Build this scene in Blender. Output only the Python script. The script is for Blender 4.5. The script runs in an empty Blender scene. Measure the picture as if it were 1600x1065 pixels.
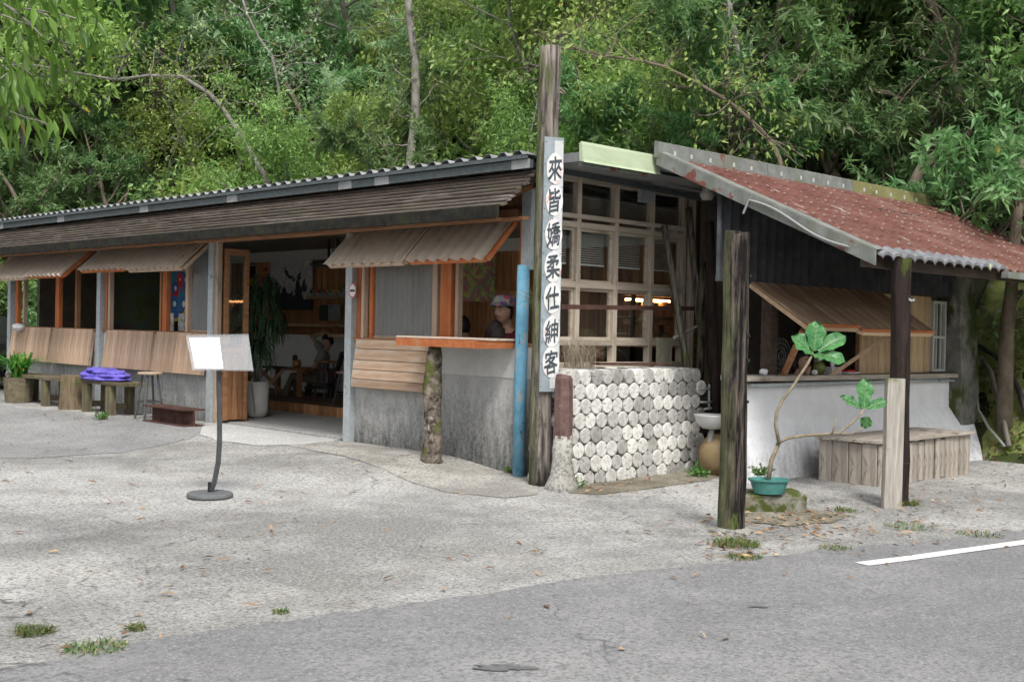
import bpy, math, random
import numpy as np
from mathutils import Vector, Matrix, noise
rad = math.radians
sc = bpy.context.scene
col = sc.collection
random.seed(7)
rng = np.random.default_rng(7)

# ---------------------------------------------------------------- camera, sky, sun, exposure
# World frame: origin at the cafe's corner, X along the short (right) front, Y along the long front, metres.
F_PX, CX, CY, HORIZON, ROLL = 1850.0, 800.0, 532.5, 512.0, rad(1.2)
CAM = Vector((-8.192, -8.111, 1.45))
_e_right, _e_fwd, _e_up = Vector((.71479, -.69934, 0)), Vector((.69934, .71479, 0)), Vector((0, 0, 1))
_p = math.atan((CY - HORIZON) / F_PX)
FWD = _e_fwd * math.cos(_p) - _e_up * math.sin(_p)
_up0 = _e_fwd * math.sin(_p) + _e_up * math.cos(_p)
RIGHT = _e_right * math.cos(ROLL) + _up0 * math.sin(ROLL)
UP = _up0 * math.cos(ROLL) - _e_right * math.sin(ROLL)
cd = bpy.data.cameras.new('camera')
cam = bpy.data.objects.new('camera', cd)
col.objects.link(cam)
cd.sensor_width = 36.0
cd.lens = F_PX / 1600 * 36
cd.clip_start = .1
cd.clip_end = 500
cam.matrix_world = Matrix((RIGHT, UP, -FWD)).transposed().to_4x4()
cam.matrix_world.translation = CAM
sc.camera = cam

SUN_EL, SUN_AZ = 54.0, 236.0      # azimuth of the sun, degrees from +X towards +Y
world = bpy.data.worlds.new('World')
sc.world = world
world.use_nodes = True
wt = world.node_tree
wt.nodes.clear()
sky_n = wt.nodes.new('ShaderNodeTexSky')
sky_n.sky_type = 'NISHITA'
sky_n.sun_disc = False
sky_n.sun_elevation = rad(SUN_EL)
sky_n.sun_rotation = rad(90 - SUN_AZ)
sky_n.dust_density = 4.0
sky_n.air_density = 1.0
hs = wt.nodes.new('ShaderNodeHueSaturation')
hs.inputs['Saturation'].default_value = .25
bg = wt.nodes.new('ShaderNodeBackground')
bg.inputs['Strength'].default_value = .10
wo = wt.nodes.new('ShaderNodeOutputWorld')
wt.links.new(sky_n.outputs[0], hs.inputs['Color'])
wt.links.new(hs.outputs[0], bg.inputs[0])
wt.links.new(bg.outputs[0], wo.inputs[0])
sd = bpy.data.lights.new('sun', 'SUN')
sd.energy = 1.5
sd.angle = rad(12)
sd.color = (1, .965, .91)
sun = bpy.data.objects.new('sun', sd)
col.objects.link(sun)
_sv = Vector((math.cos(rad(SUN_EL)) * math.cos(rad(SUN_AZ)), math.cos(rad(SUN_EL)) * math.sin(rad(SUN_AZ)), math.sin(rad(SUN_EL))))
sun.rotation_euler = _sv.to_track_quat('Z', 'Y').to_euler()
sun.location = _sv * 40

sc.view_settings.view_transform = 'Standard'
sc.view_settings.look = 'None'
sc.view_settings.gamma = 1
sc.view_settings.use_curve_mapping = False
sc.view_settings.exposure = 1.0
sc.render.engine = 'CYCLES'
sc.cycles.use_denoising = True
sc.cycles.max_bounces = 6
sc.cycles.use_adaptive_sampling = True
sc.cycles.adaptive_threshold = .03
sc.cycles.diffuse_bounces = 3
sc.cycles.glossy_bounces = 2
sc.cycles.transmission_bounces = 3
sc.cycles.transparent_max_bounces = 8
sc.cycles.caustics_reflective = False
sc.cycles.caustics_refractive = False

# ---------------------------------------------------------------- surveying helpers: photograph pixel -> point on a plane of the place
def ray(px, py):
    return FWD + RIGHT * ((px - CX) / F_PX) - UP * ((py - CY) / F_PX)
def onX(px, py, x=0.0):
    d = ray(px, py); return CAM + d * ((x - CAM.x) / d.x)
def onY(px, py, y=0.0):
    d = ray(px, py); return CAM + d * ((y - CAM.y) / d.y)
def onZ(px, py, z=0.0):
    d = ray(px, py); return CAM + d * ((z - CAM.z) / d.z)
def sst(v, a, b):
    t = min(1, max(0, (v - a) / (b - a))); return t * t * (3 - 2 * t)
def V(*a):
    return Vector(a)

# ---------------------------------------------------------------- mesh builder
MW = {}
class MB:
    def __init__(s):
        s.v = []; s.f = []
    def add(s, vs, fs):
        o = len(s.v); s.v += [tuple(q) for q in vs]; s.f += [tuple(i + o for i in f) for f in fs]; return s
    def obox(s, c, ax, ay, az):
        c = Vector(c); ax = Vector(ax) / 2; ay = Vector(ay) / 2; az = Vector(az) / 2
        vs = [c + i * ax + j * ay + k * az for k in (-1, 1) for j in (-1, 1) for i in (-1, 1)]
        return s.add(vs, [(0, 2, 3, 1), (4, 5, 7, 6), (0, 1, 5, 4), (2, 6, 7, 3), (0, 4, 6, 2), (1, 3, 7, 5)])
    def box(s, x0, x1, y0, y1, z0, z1):
        return s.obox(((x0 + x1) / 2, (y0 + y1) / 2, (z0 + z1) / 2), (x1 - x0, 0, 0), (0, y1 - y0, 0), (0, 0, z1 - z0))
    def bar(s, p, q, w, h, up=(0, 0, 1)):
        p = Vector(p); q = Vector(q); d = q - p; L = d.length; d = d / L
        u = Vector(up); sx = d.cross(u)
        if sx.length < 1e-4: sx = d.cross(Vector((1, 0, 0)))
        sx.normalize(); u = sx.cross(d)
        return s.obox((p + q) / 2, d * L, sx * w, u * h)
    def tube(s, path, radii, n=8, cap=True, jit=0.0, sx=1.0, side=None):
        path = [Vector(p) for p in path]
        if not hasattr(radii, '__len__'): radii = [radii] * len(path)
        o = len(s.v); prev = None
        for i, p in enumerate(path):
            d = (path[min(i + 1, len(path) - 1)] - path[max(i - 1, 0)]).normalized()
            a = Vector(side) if side is not None else (prev if prev is not None else (Vector((1, 0, 0)) if abs(d.x) < .8 else Vector((0, 1, 0))))
            a = (a - d * a.dot(d)).normalized(); b = d.cross(a); prev = a
            for k in range(n):
                t = 2 * math.pi * k / n
                r = radii[i] * (1 + (random.uniform(-jit, jit) if jit else 0))
                s.v.append(tuple(p + a * (math.cos(t) * r * sx) + b * (math.sin(t) * r)))
        for i in range(len(path) - 1):
            for k in range(n):
                k2 = (k + 1) % n
                s.f.append((o + i * n + k, o + i * n + k2, o + (i + 1) * n + k2, o + (i + 1) * n + k))
        if cap:
            s.f.append(tuple(o + k for k in reversed(range(n))))
            s.f.append(tuple(o + (len(path) - 1) * n + k for k in range(n)))
        return s
    def lathe(s, prof, c, n=20, axis=None, close=False):
        c = Vector(c); o = len(s.v)
        for r, z in prof:
            for k in range(n):
                t = 2 * math.pi * k / n
                s.v.append((c.x + r * math.cos(t), c.y + r * math.sin(t), c.z + z))
        for i in range(len(prof) - 1):
            for k in range(n):
                k2 = (k + 1) % n
                s.f.append((o + i * n + k, o + i * n + k2, o + (i + 1) * n + k2, o + (i + 1) * n + k))
        if prof[0][0] > 1e-4: s.f.append(tuple(o + k for k in reversed(range(n))))
        if prof[-1][0] > 1e-4: s.f.append(tuple(o + (len(prof) - 1) * n + k for k in range(n)))
        return s
    def ellipsoid(s, c, ax, ay, az, nu=14, nv=9, jit=0):
        c = Vector(c); ax = Vector(ax); ay = Vector(ay); az = Vector(az); o = len(s.v)
        s.v.append(tuple(c - az))
        for i in range(1, nv):
            ph = -math.pi / 2 + math.pi * i / nv
            for k in range(nu):
                t = 2 * math.pi * k / nu; j = 1 + (random.uniform(-jit, jit) if jit else 0)
                s.v.append(tuple(c + (ax * (math.cos(ph) * math.cos(t)) + ay * (math.cos(ph) * math.sin(t)) + az * math.sin(ph)) * j))
        s.v.append(tuple(c + az)); top = len(s.v) - 1
        for k in range(nu):
            s.f.append((o, o + 1 + (k + 1) % nu, o + 1 + k))
            s.f.append((top, o + 1 + (nv - 2) * nu + k, o + 1 + (nv - 2) * nu + (k + 1) % nu))
        for i in range(nv - 2):
            for k in range(nu):
                a = o + 1 + i * nu + k; b = o + 1 + i * nu + (k + 1) % nu
                s.f.append((a, b, b + nu, a + nu))
        return s
    def prism(s, pts, d):
        n = len(pts); o = len(s.v); d = Vector(d)
        s.v += [tuple(p) for p in pts] + [tuple(Vector(p) + d) for p in pts]
        s.f.append(tuple(o + i for i in reversed(range(n)))); s.f.append(tuple(o + n + i for i in range(n)))
        for i in range(n):
            j = (i + 1) % n; s.f.append((o + i, o + j, o + n + j, o + n + i))
        return s
    def corr(s, p, u, v, n, pitch, amp, vsteps=1, t=.004, per=6, square=False, sag=0.0):
        """closed corrugated sheet from corner p, waves along u, ridges along v"""
        p = Vector(p); u = Vector(u); v = Vector(v); n = Vector(n).normalized()
        L = u.length; nu = max(6, int(L / pitch * per)); o = len(s.v)
        for lay in (0, 1):
            for j in range(vsteps + 1):
                for i in range(nu + 1):
                    w = i / nu * L / pitch * 2 * math.pi
                    h = math.sin(w)
                    if square: h = max(-1, min(1, h * 2.2))
                    s.v.append(tuple(p + u * (i / nu) + v * (j / vsteps) + n * (amp * h + t * lay)))
        A = (nu + 1) * (vsteps + 1)
        g = lambda lay, j, i: o + lay * A + j * (nu + 1) + i
        for j in range(vsteps):
            for i in range(nu):
                s.f.append((g(1, j, i), g(1, j, i + 1), g(1, j + 1, i + 1), g(1, j + 1, i)))
                s.f.append((g(0, j, i), g(0, j + 1, i), g(0, j + 1, i + 1), g(0, j, i + 1)))
        for i in range(nu):
            s.f.append((g(0, 0, i), g(0, 0, i + 1), g(1, 0, i + 1), g(1, 0, i)))
            s.f.append((g(0, vsteps, i), g(1, vsteps, i), g(1, vsteps, i + 1), g(0, vsteps, i + 1)))
        for j in range(vsteps):
            s.f.append((g(0, j, 0), g(1, j, 0), g(1, j + 1, 0), g(0, j + 1, 0)))
            s.f.append((g(0, j, nu), g(0, j + 1, nu), g(1, j + 1, nu), g(1, j, nu)))
        return s
    def mesh(s, name):
        me = bpy.data.meshes.new(name); me.from_pydata(s.v, [], s.f); return me
    def build(s, name, mat, parent=None, smooth=False, autos=False):
        me = s.mesh(name)
        return link(name, me, mat, parent, smooth=smooth)

def link(name, me, mat, parent=None, mw=None, smooth=False):
    if mat is not None and not me.materials: me.materials.append(mat)
    if smooth: me.polygons.foreach_set('use_smooth', [True] * len(me.polygons))
    o = bpy.data.objects.new(name, me); col.objects.link(o)
    mw = mw or Matrix.Identity(4)
    MW[o.name] = mw
    if parent is not None:
        o.parent = parent; o.matrix_parent_inverse = MW[parent.name].inverted()
    o.matrix_basis = mw
    return o
def tag(o, label, cat=None, group=None, kind=None):
    if label: o['label'] = label
    if cat: o['category'] = cat
    if group: o['group'] = group
    if kind: o['kind'] = kind
    return o
def thing(name, label, cat, loc=(0, 0, 0), group=None):
    o = bpy.data.objects.new(name, None); col.objects.link(o)
    o.empty_display_size = .1
    m = Matrix.Translation(Vector(loc)); o.matrix_basis = m; MW[o.name] = m
    return tag(o, label, cat, group)
def struct(o):
    o['kind'] = 'structure'; return o
_pc = {}
def plank(name, c, xd, yd, dims, mat, parent=None, smooth=False, chamfer=.004):
    """a sawn board: centre c, length along xd, width along yd, dims = (length, width, thickness), grain along local X"""
    xd = Vector(xd).normalized(); yd = Vector(yd); yd = (yd - xd * yd.dot(xd)).normalized(); zd = xd.cross(yd)
    key = (round(dims[0], 3), round(dims[1], 3), round(dims[2], 3), mat.name)
    me = _pc.get(key)
    if me is None:
        l, w, t = dims; c2 = min(chamfer, w * .2, t * .3)
        m = MB(); o = []
        for sx in (-1, 1):
            x = sx * l / 2
            m.v += [(x, -w / 2 + c2, -t / 2), (x, w / 2 - c2, -t / 2), (x, w / 2, -t / 2 + c2), (x, w / 2, t / 2 - c2),
                    (x, w / 2 - c2, t / 2), (x, -w / 2 + c2, t / 2), (x, -w / 2, t / 2 - c2), (x, -w / 2, -t / 2 + c2)]
        m.f.append(tuple(reversed(range(8)))); m.f.append(tuple(range(8, 16)))
        for i in range(8):
            j = (i + 1) % 8; m.f.append((i, j, 8 + j, 8 + i))
        me = m.mesh(name); me.materials.append(mat); _pc[key] = me
    mw = Matrix((xd, yd, zd)).transposed().to_4x4(); mw.translation = Vector(c)
    return link(name, me, None, parent, mw)
def planks(name, p, along, across, n, th, mat, parent, gap=.006, jz=.003, nrm=None, jl=0.0):
    """n boards laid side by side: corner p, board length vector `along`, total width vector `across`"""
    p = Vector(p); al = Vector(along); ac = Vector(across); nz = al.cross(ac).normalized()
    ws = [random.uniform(.85, 1.15) for _ in range(n)]; tot = sum(ws); pos = 0; W_ = ac.length; out = []
    for w in ws:
        w = round(w / tot * W_, 3)
        c = p + al / 2 + ac.normalized() * (pos + w / 2) + nz * random.uniform(-jz, jz)
        l = al.length + random.uniform(-jl, jl)
        out.append(plank(name, c, al, ac, (round(l, 2), w - gap, th), mat, parent)); pos += w
    return out

# ---------------------------------------------------------------- materials
def nodes(name):
    m = bpy.data.materials.new(name); m.use_nodes = True; t = m.node_tree; t.nodes.clear()
    out = t.nodes.new('ShaderNodeOutputMaterial'); return m, t, out
def N(t, kind, **kw):
    n = t.nodes.new('ShaderNode' + kind)
    for k, v in kw.items():
        if k in ('operation', 'blend_type', 'data_type', 'feature', 'attribute_name', 'noise_dimensions', 'clamp', 'distance'): setattr(n, k, v)
    return n
def LK(t, a, b): t.links.new(a, b)
def vec_in(t, coords, scale):
    tc = N(t, 'TexCoord'); mp = N(t, 'Mapping'); mp.inputs['Scale'].default_value = scale
    if coords == 'World':
        g = N(t, 'NewGeometry'); LK(t, g.outputs['Position'], mp.inputs[0])
    else: LK(t, tc.outputs[coords], mp.inputs[0])
    return mp.outputs[0]
def noise_n(t, vec, scale, detail=5, rough=.6, dist=0):
    n = N(t, 'TexNoise'); n.inputs['Scale'].default_value = scale; n.inputs['Detail'].default_value = detail
    n.inputs['Roughness'].default_value = rough; n.inputs['Distortion'].default_value = dist
    LK(t, vec, n.inputs['Vector']); return n.outputs['Fac']
def ramp(t, fac, a, b, ca=(0, 0, 0, 1), cb=(1, 1, 1, 1)):
    r = N(t, 'ValToRGB'); r.color_ramp.elements[0].position = a; r.color_ramp.elements[1].position = b
    r.color_ramp.elements[0].color = ca; r.color_ramp.elements[1].color = cb
    LK(t, fac, r.inputs[0]); return r.outputs[0]
def c4(c): return tuple(c) + (1,)
def mixc(t, fac, a, b, mode='MIX'):
    m = N(t, 'Mix', data_type='RGBA', blend_type=mode)
    if isinstance(fac, (int, float)): m.inputs[0].default_value = fac
    else: LK(t, fac, m.inputs[0])
    for s, i in ((a, 6), (b, 7)):
        if isinstance(s, tuple): m.inputs[i].default_value = s if len(s) == 4 else c4(s)
        else: LK(t, s, m.inputs[i])
    return m.outputs[2]
def math_n(t, op, a, b=None):
    m = N(t, 'Math', operation=op)
    for s, i in ((a, 0), (b, 1)):
        if s is None: continue
        if isinstance(s, (int, float)): m.inputs[i].default_value = s
        else: LK(t, s, m.inputs[i])
    return m.outputs[0]
def mat(name, c1, c2, scale=6, stretch=(1, 1, 1), rough=.8, bump=.3, bscale=None, metal=0.0, rnd=.0, coords='Object',
        spots=None, spot_scale=14, spot_at=(.6, .68), spots2=None, spot2_scale=3, spot2_at=(.55, .7), spec=.15, detail=6, lo=.3, hi=.7, spot_stretch=(1, 1, 1), up_moss=None, dirmoss=None, bdist=.01):
    m, t, out = nodes(name)
    v = vec_in(t, coords, stretch)
    f = noise_n(t, v, scale, detail, .62, .3)
    c = ramp(t, f, lo, hi, c4(c1), c4(c2))
    if spots2:
        v2 = vec_in(t, coords, spot_stretch)
        c = mixc(t, ramp(t, noise_n(t, v2, spot2_scale, 5, .6, .6), *spot2_at), c, c4(spots2))
    if spots:
        v3 = vec_in(t, coords, spot_stretch)
        c = mixc(t, ramp(t, noise_n(t, v3, spot_scale, 5, .65), *spot_at), c, c4(spots))
    if up_moss:
        g = N(t, 'NewGeometry'); sp = N(t, 'SeparateXYZ'); LK(t, g.outputs['Normal'], sp.inputs[0])
        k = math_n(t, 'ADD', sp.outputs[2], math_n(t, 'MULTIPLY', noise_n(t, vec_in(t, coords, (1, 1, 1)), 7, 5), 1.3))
        c = mixc(t, ramp(t, k, .95, 1.4), c, c4(up_moss))
    if dirmoss:                      # moss that has taken one weather side of a post
        g = N(t, 'NewGeometry'); vm = N(t, 'VectorMath', operation='DOT_PRODUCT'); LK(t, g.outputs['Normal'], vm.inputs[0]); vm.inputs[1].default_value = dirmoss[0]
        k = math_n(t, 'ADD', vm.outputs['Value'], math_n(t, 'MULTIPLY', math_n(t, 'SUBTRACT', noise_n(t, vec_in(t, coords, (2, 2, .7)), 3.5, 7, .7), .5), 2.2))
        mc = ramp(t, noise_n(t, vec_in(t, coords, (5, 5, 1)), 4, 6, .7), .32, .68, c4([x * .35 for x in dirmoss[1]]), c4([x * 1.5 for x in dirmoss[1]]))
        c = mixc(t, math_n(t, 'MULTIPLY', ramp(t, k, .25, 1.0), .75), c, mc)
    if rnd:
        oi = N(t, 'ObjectInfo'); mr = N(t, 'MapRange'); mr.inputs[3].default_value = 1 - rnd; mr.inputs[4].default_value = 1 + rnd
        LK(t, oi.outputs['Random'], mr.inputs[0])
        h = N(t, 'HueSaturation'); LK(t, mr.outputs[0], h.inputs['Value']); LK(t, c, h.inputs['Color']); c = h.outputs[0]
    b = N(t, 'BsdfPrincipled'); LK(t, c, b.inputs['Base Color'])
    b.inputs['Roughness'].default_value = rough; b.inputs['Metallic'].default_value = metal; b.inputs['Specular IOR Level'].default_value = spec
    if bump:
        bn = N(t, 'Bump'); bn.inputs['Strength'].default_value = bump; bn.inputs['Distance'].default_value = bdist
        fb = f if bscale is None else noise_n(t, v, bscale, 6, .65)
        LK(t, fb, bn.inputs['Height']); LK(t, bn.outputs[0], b.inputs['Normal'])
    LK(t, b.outputs[0], out.inputs[0]); return m
def wood(name, c1, c2, rnd=.18, rough=.75, worn=None, worn_at=(.55, .7), scale=3.0, bump=.35):
    return mat(name, c1, c2, scale=scale, stretch=(.7, 6, 6), rough=rough, bump=bump, rnd=rnd, spots=worn, spot_scale=2.2, spot_at=worn_at, spot_stretch=(1, 4, 4), detail=5)
def plain(name, c, rough=.6, metal=0.0, emit=None, estr=0):
    m, t, out = nodes(name); b = N(t, 'BsdfPrincipled'); b.inputs['Base Color'].default_value = c4(c)
    v = vec_in(t, 'Object', (1, 1, 1)); f = noise_n(t, v, 30, 4)
    LK(t, mixc(t, math_n(t, 'MULTIPLY', f, .35), c4(c), c4([x * .7 for x in c])), b.inputs['Base Color'])
    b.inputs['Roughness'].default_value = rough; b.inputs['Metallic'].default_value = metal
    if emit: b.inputs['Emission Color'].default_value = c4(emit); b.inputs['Emission Strength'].default_value = estr
    LK(t, b.outputs[0], out.inputs[0]); return m
def glassy(name, tint, alpha, rough=.05, dirt=.0):
    """thin clear sheet: transparent, with a mirror-like film and some dirt"""
    m, t, out = nodes(name)
    tr = N(t, 'BsdfTransparent'); tr.inputs[0].default_value = c4(tint)
    gl = N(t, 'BsdfGlossy'); gl.inputs['Roughness'].default_value = rough; gl.inputs[0].default_value = (1, 1, 1, 1)
    df = N(t, 'BsdfDiffuse'); df.inputs[0].default_value = c4([min(1, x * .75) for x in tint])
    lw = N(t, 'LayerWeight'); lw.inputs[0].default_value = .5
    fr = math_n(t, 'ADD', math_n(t, 'MULTIPLY', math_n(t, 'POWER', lw.outputs['Facing'], 3.0), .6), .035)
    m1 = N(t, 'MixShader'); LK(t, fr, m1.inputs[0]); LK(t, tr.outputs[0], m1.inputs[1]); LK(t, gl.outputs[0], m1.inputs[2])
    m2 = N(t, 'MixShader')
    f = noise_n(t, vec_in(t, 'World', (1, 1, 1)), 6, 6)
    k = math_n(t, 'ADD', math_n(t, 'MULTIPLY', f, dirt), alpha - dirt * .5)
    LK(t, k, m2.inputs[0]); LK(t, m1.outputs[0], m2.inputs[1]); LK(t, df.outputs[0], m2.inputs[2])
    LK(t, m2.outputs[0], out.inputs[0]); return m
def leafmat(name, dark, light, odd=(.35, .3, .05), rough=.42, trans=.42, odd_at=.965, hue=.02):
    m, t, out = nodes(name)
    at = N(t, 'Attribute', attribute_name='tint')
    c = ramp(t, at.outputs['Fac'], 0, .93, c4(dark), c4(light))
    c = mixc(t, ramp(t, at.outputs['Fac'], odd_at, odd_at + .005), c, c4(odd))
    oi = N(t, 'ObjectInfo'); mr = N(t, 'MapRange'); mr.inputs[3].default_value = .82; mr.inputs[4].default_value = 1.18
    LK(t, oi.outputs['Random'], mr.inputs[0])
    mh = N(t, 'MapRange'); mh.inputs[3].default_value = .5 - hue; mh.inputs[4].default_value = .5 + hue; LK(t, oi.outputs['Random'], mh.inputs[0])
    h = N(t, 'HueSaturation'); LK(t, mr.outputs[0], h.inputs['Value']); LK(t, mh.outputs[0], h.inputs['Hue']); LK(t, c, h.inputs['Color'])
    b = N(t, 'BsdfPrincipled'); LK(t, h.outputs[0], b.inputs['Base Color']); b.inputs['Roughness'].default_value = rough
    b.inputs['Specular IOR Level'].default_value = .45
    tl = N(t, 'BsdfTranslucent')
    hb = N(t, 'HueSaturation'); hb.inputs['Value'].default_value = 1.5; LK(t, h.outputs[0], hb.inputs['Color']); LK(t, hb.outputs[0], tl.inputs[0])
    mx = N(t, 'MixShader'); mx.inputs[0].default_value = trans; LK(t, b.outputs[0], mx.inputs[1]); LK(t, tl.outputs[0], mx.inputs[2])
    LK(t, mx.outputs[0], out.inputs[0]); return m

def concrete_wall(name, base, base2, dark, z0, z1, streak=1.0):
    """weathered render: grime that climbs up from the ground in ragged vertical streaks"""
    m, t, out = nodes(name)
    f = noise_n(t, vec_in(t, 'World', (1, 1, 1)), 4, 8, .65)
    c = ramp(t, f, .3, .72, c4(base), c4(base2))
    g = N(t, 'NewGeometry'); sp = N(t, 'SeparateXYZ'); LK(t, g.outputs['Position'], sp.inputs[0])
    st = noise_n(t, vec_in(t, 'World', (9, 9, 2.2)), 1.6, 8, .75)
    st2 = noise_n(t, vec_in(t, 'World', (1, 1, 1)), 26, 6, .7)
    k = math_n(t, 'MULTIPLY', math_n(t, 'SUBTRACT', sp.outputs[2], z0), -1 / (z1 - z0))
    k = math_n(t, 'ADD', k, math_n(t, 'MULTIPLY', st, 1.9 * streak))
    k = math_n(t, 'ADD', k, math_n(t, 'MULTIPLY', st2, 1.5))
    k = math_n(t, 'ADD', k, math_n(t, 'MULTIPLY', noise_n(t, vec_in(t, 'World', (1, 1, 1)), 1.1, 4), 1.0))
    c = mixc(t, math_n(t, 'MULTIPLY', ramp(t, math_n(t, 'MULTIPLY', k, .33), .45, .82), .9), c, c4(dark))
    sc_ = noise_n(t, vec_in(t, 'World', (1, 1, 1)), 45, 4, .7)
    c = mixc(t, ramp(t, sc_, .64, .7), c, c4([x * .45 for x in base]))
    b = N(t, 'BsdfPrincipled'); LK(t, c, b.inputs['Base Color']); b.inputs['Roughness'].default_value = .9
    bn = N(t, 'Bump'); bn.inputs['Strength'].default_value = .45; bn.inputs['Distance'].default_value = .01; LK(t, st2, bn.inputs['Height']); LK(t, bn.outputs[0], b.inputs['Normal'])
    LK(t, b.outputs[0], out.inputs[0]); return m
def ground_mat(name, lo, hi, dark, stone=(.5, .5, .47), pscale=1.0, patch_lo=.42, patch_hi=.6, stones=.8, tan=(.3, .26, .2)):
    """worn exposed-aggregate concrete / asphalt: patches, stones, fines"""
    m, t, out = nodes(name)
    w = vec_in(t, 'World', (1, 1, 1))
    big = noise_n(t, w, .42 * pscale, 4, .6, .8)
    mid = noise_n(t, w, 2.3, 5, .7)
    fine = noise_n(t, w, 34, 2, .8)
    c = ramp(t, math_n(t, 'ADD', math_n(t, 'MULTIPLY', big, .65), math_n(t, 'MULTIPLY', mid, .35)), patch_lo, patch_hi, c4(lo), c4(hi))
    vo = N(t, 'TexVoronoi'); vo.inputs['Scale'].default_value = 46; LK(t, w, vo.inputs['Vector'])
    vr = N(t, 'SeparateColor'); LK(t, vo.outputs['Color'], vr.inputs[0])
    inst = ramp(t, vo.outputs['Distance'], .30, .42, (1, 1, 1, 1), (0, 0, 0, 1))
    sto = mixc(t, vr.outputs[0], c4(dark), c4(stone))
    amt = math_n(t, 'MULTIPLY', math_n(t, 'MULTIPLY', inst, ramp(t, vr.outputs[1], .45, .55)), ramp(t, mid, .36, .62))
    c = mixc(t, math_n(t, 'MULTIPLY', amt, stones), c, sto)
    c = mixc(t, math_n(t, 'MULTIPLY', ramp(t, fine, .50, .60), .68), c, c4(dark))
    c = mixc(t, math_n(t, 'MULTIPLY', ramp(t, noise_n(t, w, 17, 3, .8), .52, .7), .32), c, c4(dark))
    c = mixc(t, math_n(t, 'MULTIPLY', ramp(t, noise_n(t, w, 60, 1, .7), .57, .67), .42), c, c4(stone))
    c = mixc(t, math_n(t, 'MULTIPLY', ramp(t, noise_n(t, w, .9, 3, .6), .52, .75), .14), c, c4(tan))
    cv = N(t, 'TexVoronoi', feature='DISTANCE_TO_EDGE'); cv.inputs['Scale'].default_value = .33     # hairline cracks, broken up
    wv = N(t, 'Mix', data_type='VECTOR'); wv.inputs[0].default_value = .16; LK(t, w, wv.inputs[4])
    wn = N(t, 'TexNoise'); wn.inputs['Scale'].default_value = 1.6; wn.inputs['Detail'].default_value = 4; LK(t, w, wn.inputs['Vector'])
    va = N(t, 'VectorMath', operation='SCALE'); LK(t, wn.outputs['Color'], va.inputs[0]); va.inputs[3].default_value = 5.0
    LK(t, va.outputs[0], wv.inputs[5]); LK(t, wv.outputs[1], cv.inputs['Vector'])
    ck = math_n(t, 'MULTIPLY', ramp(t, cv.outputs['Distance'], .0015, .0045, (1, 1, 1, 1), (0, 0, 0, 1)), ramp(t, mid, .46, .56))
    c = mixc(t, math_n(t, 'MULTIPLY', ck, .75), c, c4([x * .45 for x in dark]))
    b = N(t, 'BsdfPrincipled'); LK(t, c, b.inputs['Base Color']); b.inputs['Roughness'].default_value = .92; b.inputs['Specular IOR Level'].default_value = .25
    bn = N(t, 'Bump'); bn.inputs['Strength'].default_value = .5; bn.inputs['Distance'].default_value = .008
    LK(t, math_n(t, 'ADD', fine, math_n(t, 'MULTIPLY', inst, .5)), bn.inputs['Height']); LK(t, bn.outputs[0], b.inputs['Normal'])
    LK(t, b.outputs[0], out.inputs[0]); return m

galv = mat('galvanised steel', (.36, .40, .42), (.50, .54, .56), scale=18, rough=.55, metal=.35, bump=.05, spots=(.20, .22, .24), spot_scale=2.5, spot_at=(.62, .66))
galv_dark = mat('grey purlin steel', (.075, .09, .095), (.13, .15, .155), scale=25, rough=.6, metal=.2, bump=.1)
steel_sheet = mat('weathered roof sheet', (.22, .23, .235), (.36, .37, .37), scale=6, rough=.6, metal=.2, bump=.1)
wall_grey = concrete_wall('grimy cement render', (.33, .335, .33), (.48, .48, .47), (.03, .031, .027), .12, .95)
wall_band = concrete_wall('pale cement band', (.46, .47, .46), (.58, .59, .58), (.12, .12, .115), -.9, .9, .9)
wall_white = concrete_wall('white lime wash', (.70, .715, .74), (.84, .85, .87), (.20, .20, .19), -.45, .50, 1.0)
w_orange = wood('red stained timber', (.36, .10, .035), (.52, .19, .075), rnd=.12, worn=(.45, .25, .14))
w_brown = wood('brown timber', (.20, .095, .045), (.36, .19, .10), rnd=.2)
w_pink = wood('bleached timber frame', (.36, .26, .19), (.52, .41, .32), rnd=.12, worn=(.30, .22, .17))
w_pale = wood('pale weathered window timber', (.38, .32, .25), (.58, .51, .42), rnd=.1, worn=(.30, .25, .19))
w_shutter = wood('weathered shutter planks', (.34, .22, .145), (.55, .41, .30), rnd=.24, worn=(.46, .40, .34))
w_table = wood('bleached table planks', (.46, .36, .28), (.60, .50, .42), rnd=.1)
w_new = wood('fresh cedar planks', (.42, .28, .165), (.60, .45, .30), rnd=.22)
w_awn = wood('grey brown cedar planks', (.19, .115, .07), (.40, .28, .19), rnd=.2, worn=(.40, .36, .31))
w_grey = wood('silvered timber', (.22, .19, .16), (.44, .40, .35), rnd=.15, worn=(.17, .145, .12), worn_at=(.58, .64))
w_mossy = wood('mossy bench timber', (.075, .062, .042), (.175, .15, .10), rnd=.15, worn=(.14, .16, .06))
w_dark = wood('dark timber', (.05, .035, .03), (.11, .08, .065), rnd=.15)
w_floor = wood('dark floorboards', (.10, .065, .05), (.19, .13, .10), rnd=.15)
w_riser = wood('mixed timber blocks', (.28, .12, .05), (.50, .27, .13), rnd=.35)
roofboard = mat('lichened roof boards', (.040, .034, .029), (.150, .125, .106), scale=3, stretch=(14, 1.0, 14), rough=.9, bump=.5, rnd=.15, spots=(.110, .110, .060), spot_scale=2.2, spot_at=(.56, .70), spots2=(.19, .165, .155), spot2_scale=1.4, spot2_at=(.58, .68), spot_stretch=(4, 1, 4), coords='World')
fascia_m = mat('blackened mossy fascia', (.009, .009, .008), (.032, .031, .027), scale=9, rough=.95, bump=.6, spots=(.26, .28, .24), spot_scale=46, spot_at=(.70, .72), spots2=(.028, .033, .016), spot2_scale=3)
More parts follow.
